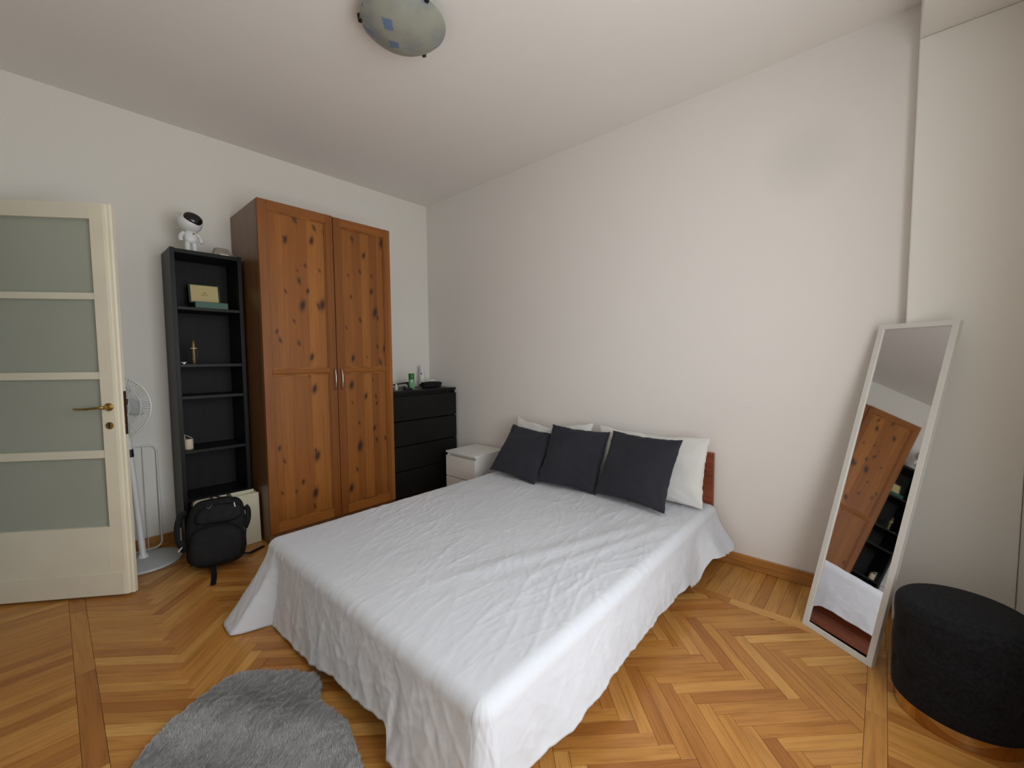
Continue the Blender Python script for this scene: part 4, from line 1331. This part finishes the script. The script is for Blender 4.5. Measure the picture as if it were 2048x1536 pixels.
# ================================================================== backpack
bp_c = Vector((-2.150, -0.680, 0)); bp_rot = math.radians(-14); bp_lean = math.radians(14)
bpk = thing('backpack', bp_c, 'black backpack slumped on the floor in front of the cream paper bag', 'backpack')
Rz = Matrix.Rotation(bp_rot, 3, 'Z'); Rl = Matrix.Rotation(-bp_lean, 3, 'X')
BPM = Rz @ Rl
def BP(x, y, z): return bp_c + BPM @ Vector((x, y, z)) + Vector((0, 0, 0.019))
def blob(name, wx, dy, hz, cx, cy, z0, mat, parent, seed=0.0, pw=3.2, taper=0.12, n=26, amp=0.008, slump=0.0, bumpf=None):
    # rounded box, superellipsoid-like, grown from z0
    bm = bmesh.new()
    me_ = bmesh.ops.create_cube(bm, size=2.0)
    bmesh.ops.subdivide_edges(bm, edges=list(bm.edges), cuts=n // 2, use_grid_fill=True)
    for v in bm.verts:
        p = v.co.copy()
        s_ = (abs(p.x) ** pw + abs(p.y) ** pw + abs(p.z) ** pw) ** (1 / pw)
        p = p / s_
        tz = (p.z + 1) / 2
        k = 1 - taper * tz ** 2
        x = p.x * wx / 2 * k + slump * (tz ** 2) * wx; y = p.y * dy / 2 * (1 - 0.25 * tz ** 2)
        z = z0 + tz * hz
        d = amp * noise.noise(Vector((x * 11 + seed, y * 11, z * 11))) + amp * 0.5 * noise.noise(Vector((x * 27 + seed, y * 27, z * 27)))
        q = Vector((x + cx, y + cy, z)) + Vector((p.x, p.y, p.z * 0.5)).normalized() * d
        if bumpf: q = bumpf(q, p)
        v.co = BP(*q)
    return from_bm(name, bm, mat, parent, True)
body = blob('main_body', 0.315, 0.150, 0.405, 0, 0.030, 0.0, M['black_nylon'], bpk, 1.0, 4.5, 0.08, slump=0.03)
pk = blob('front_pocket', 0.275, 0.085, 0.235, -0.002, -0.055, 0.012, M['black_nylon'], bpk, 3.0, 4.0, 0.10, amp=0.006)
up_ = blob('upper_pocket', 0.250, 0.070, 0.115, 0.015, -0.040, 0.255, M['black_nylon'], bpk, 5.0, 3.6, 0.20, amp=0.007, slump=0.02)
tube('pocket_zip', catmull([BP(-0.125, -0.088, 0.20), BP(-0.09, -0.098, 0.233), BP(0.0, -0.100, 0.246), BP(0.09, -0.098, 0.236), BP(0.125, -0.088, 0.205)], 5), 0.0032, M['black_strap'], pk, 6)
tube('bottom_piping', catmull([BP(-0.135, -0.080, 0.04), BP(-0.06, -0.096, 0.032), BP(0.04, -0.097, 0.032), BP(0.135, -0.082, 0.04)], 5), 0.0035, M['black_strap'], pk, 6)
tube('carry_handle', catmull([BP(-0.125, 0.03, 0.375), BP(-0.118, 0.03, 0.402), BP(-0.075, 0.03, 0.424), BP(-0.02, 0.03, 0.424), BP(0.025, 0.03, 0.408), BP(0.04, 0.03, 0.395)], 5), 0.009, M['black_strap'], bpk, 8, 0.35, updir=(0, 0, 1))
tube('side_strap', catmull([BP(-0.150, 0.02, 0.345), BP(-0.176, 0.01, 0.330), BP(-0.190, 0.00, 0.27), BP(-0.186, 0.0, 0.20), BP(-0.170, 0.0, 0.15), BP(-0.155, 0.01, 0.12)], 6), 0.020, M['black_strap'], bpk, 8, 0.4, updir=(0, 1, 0.2))
box_l = tube('lining_flap', [BP(-0.178, -0.01, 0.265), BP(-0.176, -0.01, 0.19)], 0.014, M['lilac_lining'], bpk, 10, 0.3)
tube('side_strap', catmull([BP(0.155, 0.0, 0.33), BP(0.170, 0.0, 0.30), BP(0.168, 0.0, 0.24), BP(0.150, 0.0, 0.19)], 6), 0.016, M['black_strap'], bpk, 8, 0.5, updir=(0, 1, 0.2))
tube('loose_strap', catmull([(-2.185, -0.725, 0.045), (-2.193, -0.778, 0.014), (-2.205, -0.83, 0.006), (-2.218, -0.875, 0.0055), (-2.226, -0.905, 0.0055)], 6), 0.0135, M['black_strap'], bpk, 8, 0.25, updir=(0, 0, 1))
tube('loose_strap', catmull([(-2.005, -0.635, 0.03), (-1.965, -0.625, 0.012), (-1.91, -0.595, 0.0055), (-1.862, -0.570, 0.0055)], 6), 0.016, M['black_strap'], bpk, 8, 0.25, updir=(0, 0, 1))
tube('zip_pull', [BP(-0.172, -0.02, 0.150), BP(-0.190, -0.028, 0.128)], [0.006, 0.008], M['pale_tag'], bpk, 8, 0.4)
tube('zip_pull', [BP(0.142, -0.050, 0.205), BP(0.146, -0.054, 0.178)], [0.003, 0.004], M['satin_metal'], bpk, 8, 0.6)
tube('zip_pull', [BP(0.150, -0.055, 0.183), BP(0.160, -0.055, 0.180)], [0.003, 0.003], M['black_plastic'], bpk, 8)
# small pale tick mark and vertical tag on the upper pocket
tube('logo_tick', [BP(-0.042, -0.062, 0.362), BP(-0.034, -0.066, 0.352), BP(-0.016, -0.062, 0.372)], 0.0018, M['satin_metal'], up_, 6)
tube('brand_tag', [BP(0.098, -0.070, 0.365), BP(0.099, -0.074, 0.352), BP(0.102, -0.074, 0.338)], [0.0035, 0.0026, 0.0035], M['white_print'], up_, 8, 0.5)
part_fix(bpk)

# ================================================================== things on and in the bookcase
BTz = BH - 0.004
# astronaut projector
AC = Vector((-2.118, -0.250, BTz)); 
ast = thing('astronaut_figure', AC, 'white toy astronaut lamp with a big dark visor standing on the bookcase', 'figurine')
hd_ = math.radians(-112)          # faces the camera side
f_ = Vector((math.cos(math.radians(-90)), math.sin(math.radians(-90)), 0)); s_ = Vector((-f_.y, f_.x, 0))
def AP(x, y, z): return AC + s_ * x + f_ * y + Vector((0, 0, z))
def ell(name, c, rx, ry, rz, mat, parent, pw=2.0, nseg=24, tilt=None):
    bm = bmesh.new(); bmesh.ops.create_uvsphere(bm, u_segments=nseg, v_segments=nseg // 2, radius=1.0)
    for v in bm.verts:
        p = v.co
        if pw != 2.0:
            k = (abs(p.x) ** pw + abs(p.y) ** pw + abs(p.z) ** pw) ** (-1 / pw); p = p * k
        q = Vector((p.x * rx, p.y * ry, p.z * rz))
        if tilt is not None: q = tilt @ q
        v.co = Vector(c) + s_ * q.x + f_ * q.y + Vector((0, 0, q.z))
    return from_bm(name, bm, mat, parent, True)
torso = ell('torso', AP(0, 0, 0.096), 0.036, 0.027, 0.042, M['white_plastic'], ast, 3.2)
tilt = Matrix.Rotation(math.radians(22), 3, 'X') @ Matrix.Rotation(math.radians(0), 3, 'Y')
tl2 = Matrix.Rotation(math.radians(16), 3, 'Y') @ tilt
helm = ell('helmet', AP(0.0, 0.0, 0.190), 0.068, 0.062, 0.062, M['white_plastic'], ast, 2.2, 32, tl2)
vc = tl2 @ Vector((0.004, 0.036, 0.006))
ell('visor', AP(vc.x, vc.y, 0.190 + vc.z), 0.055, 0.036, 0.045, M['visor'], helm, 2.2, 32, tl2)
rim = []
for k in range(36):
    a = 2 * math.pi * k / 36
    q = tl2 @ Vector((0.004 + 0.053 * math.cos(a), 0.041, 0.006 + 0.043 * math.sin(a))); rim.append(AP(q.x, q.y, 0.190 + q.z))
tube('visor_rim', rim, 0.0055, M['white_plastic'], helm, 8, closed=True)
for sg in (-1, 1):
    tube('arm', catmull([AP(sg * 0.034, 0, 0.122), AP(sg * 0.050, 0.004, 0.104), AP(sg * 0.056, 0.008, 0.080), AP(sg * 0.054, 0.012, 0.062)], 4), [0.012] * 4 + [0.0135] * 4 + [0.012] * 4 + [0.008], M['white_plastic'], ast, 10)
    tube('leg', catmull([AP(sg * 0.018, 0, 0.068), AP(sg * 0.019, 0, 0.040), AP(sg * 0.019, 0, 0.016), AP(sg * 0.019, 0, 0.0005)], 4), [0.0155] * 8 + [0.016] * 3 + [0.017, 0.017], M['white_plastic'], ast, 12)
box('life_pack', tuple(AP(-0.026, -0.050, 0.070)), tuple(AP(0.026, -0.026, 0.130)), M['grey_plastic'], ast, 0.004)
lathe('chest_badge', [(0.0, 0.0), (0.006, 0.0), (0.006, 0.002), (0.0, 0.002)], M['gold_lacquer'], torso, 12, AP(0.012, 0.0265, 0.116), Matrix((s_, Vector((0, 0, 1)), f_)).transposed())
cab = catmull([AP(-0.045, -0.030, 0.150), AP(-0.085, -0.045, 0.165), AP(-0.100, -0.045, 0.205), AP(-0.075, -0.040, 0.245), AP(-0.035, -0.030, 0.250)], 6)
tube('back_cable', cab, 0.0022, M['grey_plastic'], ast, 6)
part_fix(ast)
# silver wedge device on the bookcase
wg = thing('alarm_clock', (-1.925, -0.250, BTz), 'low grey wedge-shaped clock with slanted sides on top of the bookcase', 'clock')
prism('case', [(-0.062, 0.0005), (0.062, 0.0005), (0.024, 0.052), (-0.046, 0.052)], -0.025, 0.025, M['silver_grey'], wg, 0.003, Matrix((Vector((1, 0, 0)), Vector((0, 0, 1)), Vector((0, -1, 0)))).transposed(), (-1.942, -0.250, BTz))
prism('display', [(-0.020, 0.004), (0.030, 0.004), (0.026, 0.013), (-0.020, 0.013)], 0.0252, 0.0262, M['white_print'], wg, 0, Matrix((Vector((1, 0, 0)), Vector((0, 0, 1)), Vector((0, -1, 0)))).transposed(), (-1.942, -0.250, BTz))
tube('side_trim', [(-1.9110, -0.2765, BTz + 0.050), (-1.8785, -0.2765, BTz + 0.004)], 0.002, M['satin_metal'], wg, 6)
part_fix(wg)
# open green case
g0 = Vector((-2.020, -0.19, 1.645))
gb = thing('presentation_box', g0, 'open dark green presentation box with cream lid lining on the top shelf', 'box')
ga = math.radians(-4)
Gx = Vector((math.cos(ga), math.sin(ga), 0)); Gy = Vector((-Gx.y, Gx.x, 0)); Gz = Vector((0, 0, 1))
GB = Matrix((Gx, Gy, Gz)).transposed()
def gbox(name, a, b, mat, parent=None, bev=0.0, basis=GB, org=g0):
    bm = bmesh.new(); bm_box(bm, a, b, bev)
    bmesh.ops.transform(bm, matrix=Matrix.Translation(org) @ basis.to_4x4(), verts=bm.verts)
    return from_bm(name, bm, mat, parent or gb)
gbox('tray', (-0.088, -0.070, 0.0005), (0.098, 0.050, 0.046), M['box_green'], bev=0.002)
lb_ = GB @ Matrix.Rotation(math.radians(-14), 3, 'X')
lorg = g0 + GB @ Vector((-0.010, 0.036, 0.047))
lid = gbox('lid', (-0.098, 0.0, 0.001), (0.084, 0.020, 0.140), M['box_green_dark'], bev=0.002, basis=lb_, org=lorg)
gbox('lid_lining', (-0.086, -0.0015, 0.008), (0.072, -0.0002, 0.130), M['box_cream'], lid, basis=lb_, org=lorg)
tm = Matrix.Translation(lorg + lb_ @ Vector((-0.007, -0.0022, 0.060))) @ (lb_ @ Matrix.Rotation(math.radians(90), 3, 'X')).to_4x4()
text_mesh('lid_lettering', 'ROLEX', 0.012, M['print_brown'], lid, tm)
prism('lid_emblem', [(-0.005, -0.003), (0.005, -0.003), (0.007, 0.005), (0.0035, 0.001), (0.0, 0.006), (-0.0035, 0.001), (-0.007, 0.005)], 0.0, 0.0004, M['print_brown'], lid, 0,
      lb_ @ Matrix.Rotation(math.radians(90), 3, 'X'), lorg + lb_ @ Vector((-0.007, -0.0022, 0.074)))
part_fix(gb)
# gold bullet-shaped flask
bo = Vector((-2.128, -0.215, 1.268))
bt = thing('gold_flask', bo, 'gold and black bullet-shaped spray flask standing on the second shelf', 'flask')
lathe('flask_body', [(0.0, 0.0005), (0.0125, 0.0005), (0.0135, 0.004), (0.0140, 0.104), (0.0, 0.104)], M['gold_lacquer'], bt, 24, bo)
lathe('collar', [(0.0, 0.1042), (0.0185, 0.1042), (0.0185, 0.1085), (0.0, 0.1085)], M['white_print'], bt, 24, bo)
lathe('cap', [(0.0, 0.1087), (0.0150, 0.1087), (0.0155, 0.125), (0.0120, 0.148), (0.0065, 0.164), (0.0, 0.170)], M['gold_lacquer'], bt, 24, bo)
tube('clip', [bo + Vector((0.017, -0.006, 0.106)), bo + Vector((0.0185, -0.008, 0.100)), bo + Vector((0.0185, -0.008, 0.058)), bo + Vector((0.015, -0.006, 0.054))], 0.0020, M['gold_lacquer'], bt, 6)
bm = bmesh.new()
for k in range(6):
    z = 0.016 + 0.012 * k; hgt = (0.007, 0.009, 0.006, 0.009, 0.007, 0.008)[k]
    for q in (-0.35, 0.0, 0.30):
        if (k + int(q * 10)) % 3 == 0: continue
        th = math.radians(-105) + q
        p = bo + Vector((0.0141 * math.cos(th), 0.0141 * math.sin(th), z))
        bm_box(bm, p - Vector((0.0012, 0.0004, 0)), p + Vector((0.0012, 0.0004, hgt)))
from_bm('printed_lettering', bm, M['black_plastic'], bt)
part_fix(bt)
tn = Vector((-2.187, -0.225, 1.268))
tin = thing('small_tin', tn, 'tiny white round tin beside the gold flask', 'tin')
lathe('tin_base', [(0.0, 0.0005), (0.0160, 0.0005), (0.0160, 0.007), (0.0, 0.007)], M['satin_metal'], tin, 24, tn)
lathe('tin_lid', [(0.0, 0.0072), (0.0168, 0.0072), (0.0168, 0.0125), (0.0155, 0.0135), (0.0, 0.0135)], M['white_plastic'], tin, 24, tn)
part_fix(tin)
jo = Vector((-2.185, -0.225, 0.690))
jar = thing('candle_jar', jo, 'cream round candle pot with its lid propped open on a low shelf', 'candle')
lathe('pot', [(0.0, 0.0005), (0.024, 0.0005), (0.0265, 0.004), (0.0265, 0.066), (0.0245, 0.070), (0.0, 0.0685)], M['candle_cream'], jar, 28, jo)
lidB = Matrix.Rotation(math.radians(35), 3, 'Y')
lathe('pot_lid', [(0.0, 0.0), (0.023, 0.0), (0.023, 0.003), (0.0, 0.003)], M['clear_plastic'], jar, 24, jo + Vector((0.002, 0.0, 0.0855)), lidB)
tube('lid_catch', [jo + Vector((-0.021, -0.004, 0.069)), jo + Vector((-0.022, -0.004, 0.104))], [0.005, 0.0035], M['clear_plastic'], jar, 8)
part_fix(jar)

# ================================================================== things on the black chest
CZ = 1.002
def cobj(name, x, y, label, cat, group=None): return thing(name, (x, y, CZ), label, cat, group)
c = cobj('spray_can', -0.474, -0.350, 'green spray can with a darker green cap on the black chest', 'spray can')
cano = lathe('can', [(0.0, 0.0005), (0.025, 0.0005), (0.0270, 0.004), (0.0270, 0.108), (0.024, 0.112), (0.0, 0.112)], M['green_can'], c, 28, (0, 0, 0)); cano.location = (-0.474, -0.350, CZ)
lathe('cap', [(0.0, 0.1125), (0.0275, 0.1125), (0.0275, 0.150), (0.026, 0.152), (0.0, 0.152)], M['green_cap'], c, 28, (-0.474, -0.350, CZ))
part_fix(c)
c = cobj('lotion_bottle', -0.172, -0.100, 'slim white bottle with a small purple mark by the wall corner', 'bottle')
lb2 = lathe('bottle_body', [(0.0, 0.0005), (0.028, 0.0005), (0.029, 0.004), (0.029, 0.150), (0.025, 0.165), (0.0, 0.165)], M['white_plastic'], c, 28, (-0.172, -0.100, CZ))
lathe('cap', [(0.0, 0.1655), (0.025, 0.1655), (0.0245, 0.218), (0.022, 0.222), (0.0, 0.222)], M['white_plastic'], c, 28, (-0.172, -0.100, CZ))
lathe('mark', [(0.0, 0.0), (0.010, 0.0), (0.010, 0.001), (0.0, 0.001)], M['purple'], lb2, 14, Vector((-0.172, -0.100, CZ)) + Vector((-0.0206, -0.0206, 0.138)), Matrix((Vector((0.7071, -0.7071, 0)), Vector((0, 0, 1)), Vector((-0.7071, -0.7071, 0)))).transposed())
part_fix(c)
def lump(name, cx, cy, z0, wx, dy, hz, mat, parent, seed, rot=0.0, amp=0.006, pw=3.0):
    bm = bmesh.new(); bmesh.ops.create_cube(bm, size=2.0)
    bmesh.ops.subdivide_edges(bm, edges=list(bm.edges), cuts=11, use_grid_fill=True)
    ca, sa = math.cos(rot), math.sin(rot)
    for v in bm.verts:
        p = v.co.copy(); p = p / (abs(p.x) ** pw + abs(p.y) ** pw + abs(p.z) ** pw) ** (1 / pw)
        d = 1 + amp * 14 * noise.noise(Vector((p.x * 2.2 + seed, p.y * 2.2, p.z * 2.2)))
        x, y, z = p.x * wx / 2 * d, p.y * dy / 2 * d, max(0.0, (p.z * (d if p.z > 0 else 1) + 1) / 2) * hz
        v.co = (cx + ca * x - sa * y, cy + sa * x + ca * y, z0 + z)
    return from_bm(name, bm, mat, parent, True)
c = cobj('wash_bag', -0.215, -0.310, 'black soft zip pouch lying on the black chest', 'pouch')
lump('pouch_body', -0.215, -0.310, CZ + 0.0005, 0.215, 0.105, 0.060, M['black_nylon'], c, 2.0, -0.05, 0.012, 4.5)
tube('pouch_zip', catmull([(-0.300, -0.312, CZ + 0.056), (-0.25, -0.310, CZ + 0.062), (-0.19, -0.312, CZ + 0.062), (-0.125, -0.316, CZ + 0.055)], 5), 0.0025, M['black_plastic'], c, 6)
part_fix(c)
ti = lump('crumpled_tissue', -0.110, -0.190, CZ + 0.0005, 0.15, 0.11, 0.075, M['white_lacquer'], None, 8.0, 0.2, amp=0.03, pw=1.8)
tag(ti, 'crumpled white tissue behind the black pouch', 'tissue')
# hair straightener behind the spray can
c = cobj('hair_straightener', -0.42, -0.20, 'black hair straightener with a loose cord behind the green can', 'hair straightener')
hs = box('handle_block', (-0.420, -0.215, CZ + 0.030), (-0.355, -0.180, CZ + 0.064), M['black_plastic'], c, 0.006)
box('stand', (-0.408, -0.210, CZ + 0.0005), (-0.370, -0.185, CZ + 0.0295), M['black_plastic'], c, 0.003)
tube('upper_arm', [(-0.620, -0.190, CZ + 0.034), (-0.50, -0.195, CZ + 0.050), (-0.421, -0.198, CZ + 0.056)], [0.006, 0.008, 0.009], M['black_plastic'], c, 8)
tube('cord', catmull([(-0.615, -0.190, CZ + 0.030), (-0.59, -0.20, CZ + 0.020), (-0.53, -0.20, CZ + 0.022), (-0.47, -0.20, CZ + 0.018), (-0.42, -0.205, CZ + 0.008)], 5), 0.0028, M['black_plastic'], c, 6)
lathe('chrome_knob', [(0.0, 0.0), (0.010, 0.0), (0.010, 0.022), (0.0, 0.022)], M['satin_metal'], c, 16, (-0.345, -0.200, CZ + 0.0005))
part_fix(c)
# small black dumb-bell shaped brush in front
c = cobj('travel_brush', -0.535, -0.395, 'small black round-headed brush lying beside the green can', 'brush')
tube('brush_handle', [(-0.580, -0.405, CZ + 0.0105), (-0.512, -0.405, CZ + 0.0105)], 0.0095, M['black_plastic'], c, 10)
ax_x = Matrix((Vector((0, 1, 0)), Vector((0, 0, 1)), Vector((1, 0, 0)))).transposed()
lathe('brush_head', [(0.0, 0.0), (0.012, 0.0), (0.019, 0.006), (0.019, 0.020), (0.012, 0.026), (0.0, 0.026)], M['black_plastic'], c, 18, (-0.603, -0.405, CZ + 0.0195), ax_x)
part_fix(c)
for x, y, h_, r_, mt, lab, nm in ((-0.700, -0.330, 0.070, 0.0145, 'white_plastic', 'small white dropper bottle on the black chest next to the wardrobe', 'dropper_bottle'),
                             (-0.640, -0.345, 0.055, 0.0150, 'clear_plastic', 'small milky bottle with a bead-like cap beside the brush', 'cosmetic_bottle'),
                             (-0.752, -0.345, 0.050, 0.0190, 'clear_plastic', 'squat milky cosmetic jar half hidden by the wardrobe', 'cosmetic_jar')):
    c = cobj(nm, x, y, lab, 'bottle', None)
    lathe('bottle_body', [(0.0, 0.0005), (r_ * 0.95, 0.0005), (r_, 0.003), (r_, h_ * 0.62), (r_ * 0.55, h_ * 0.70), (0.0, h_ * 0.70)], M[mt], c, 20, (x, y, CZ))
    lathe('cap', [(0.0, h_ * 0.705), (r_ * 0.62, h_ * 0.705), (r_ * 0.55, h_ * 1.0), (r_ * 0.35, h_ * 1.08), (0.0, h_ * 1.1)], M['white_plastic'], c, 16, (x, y, CZ))
    part_fix(c)

bpy.context.view_layer.update()
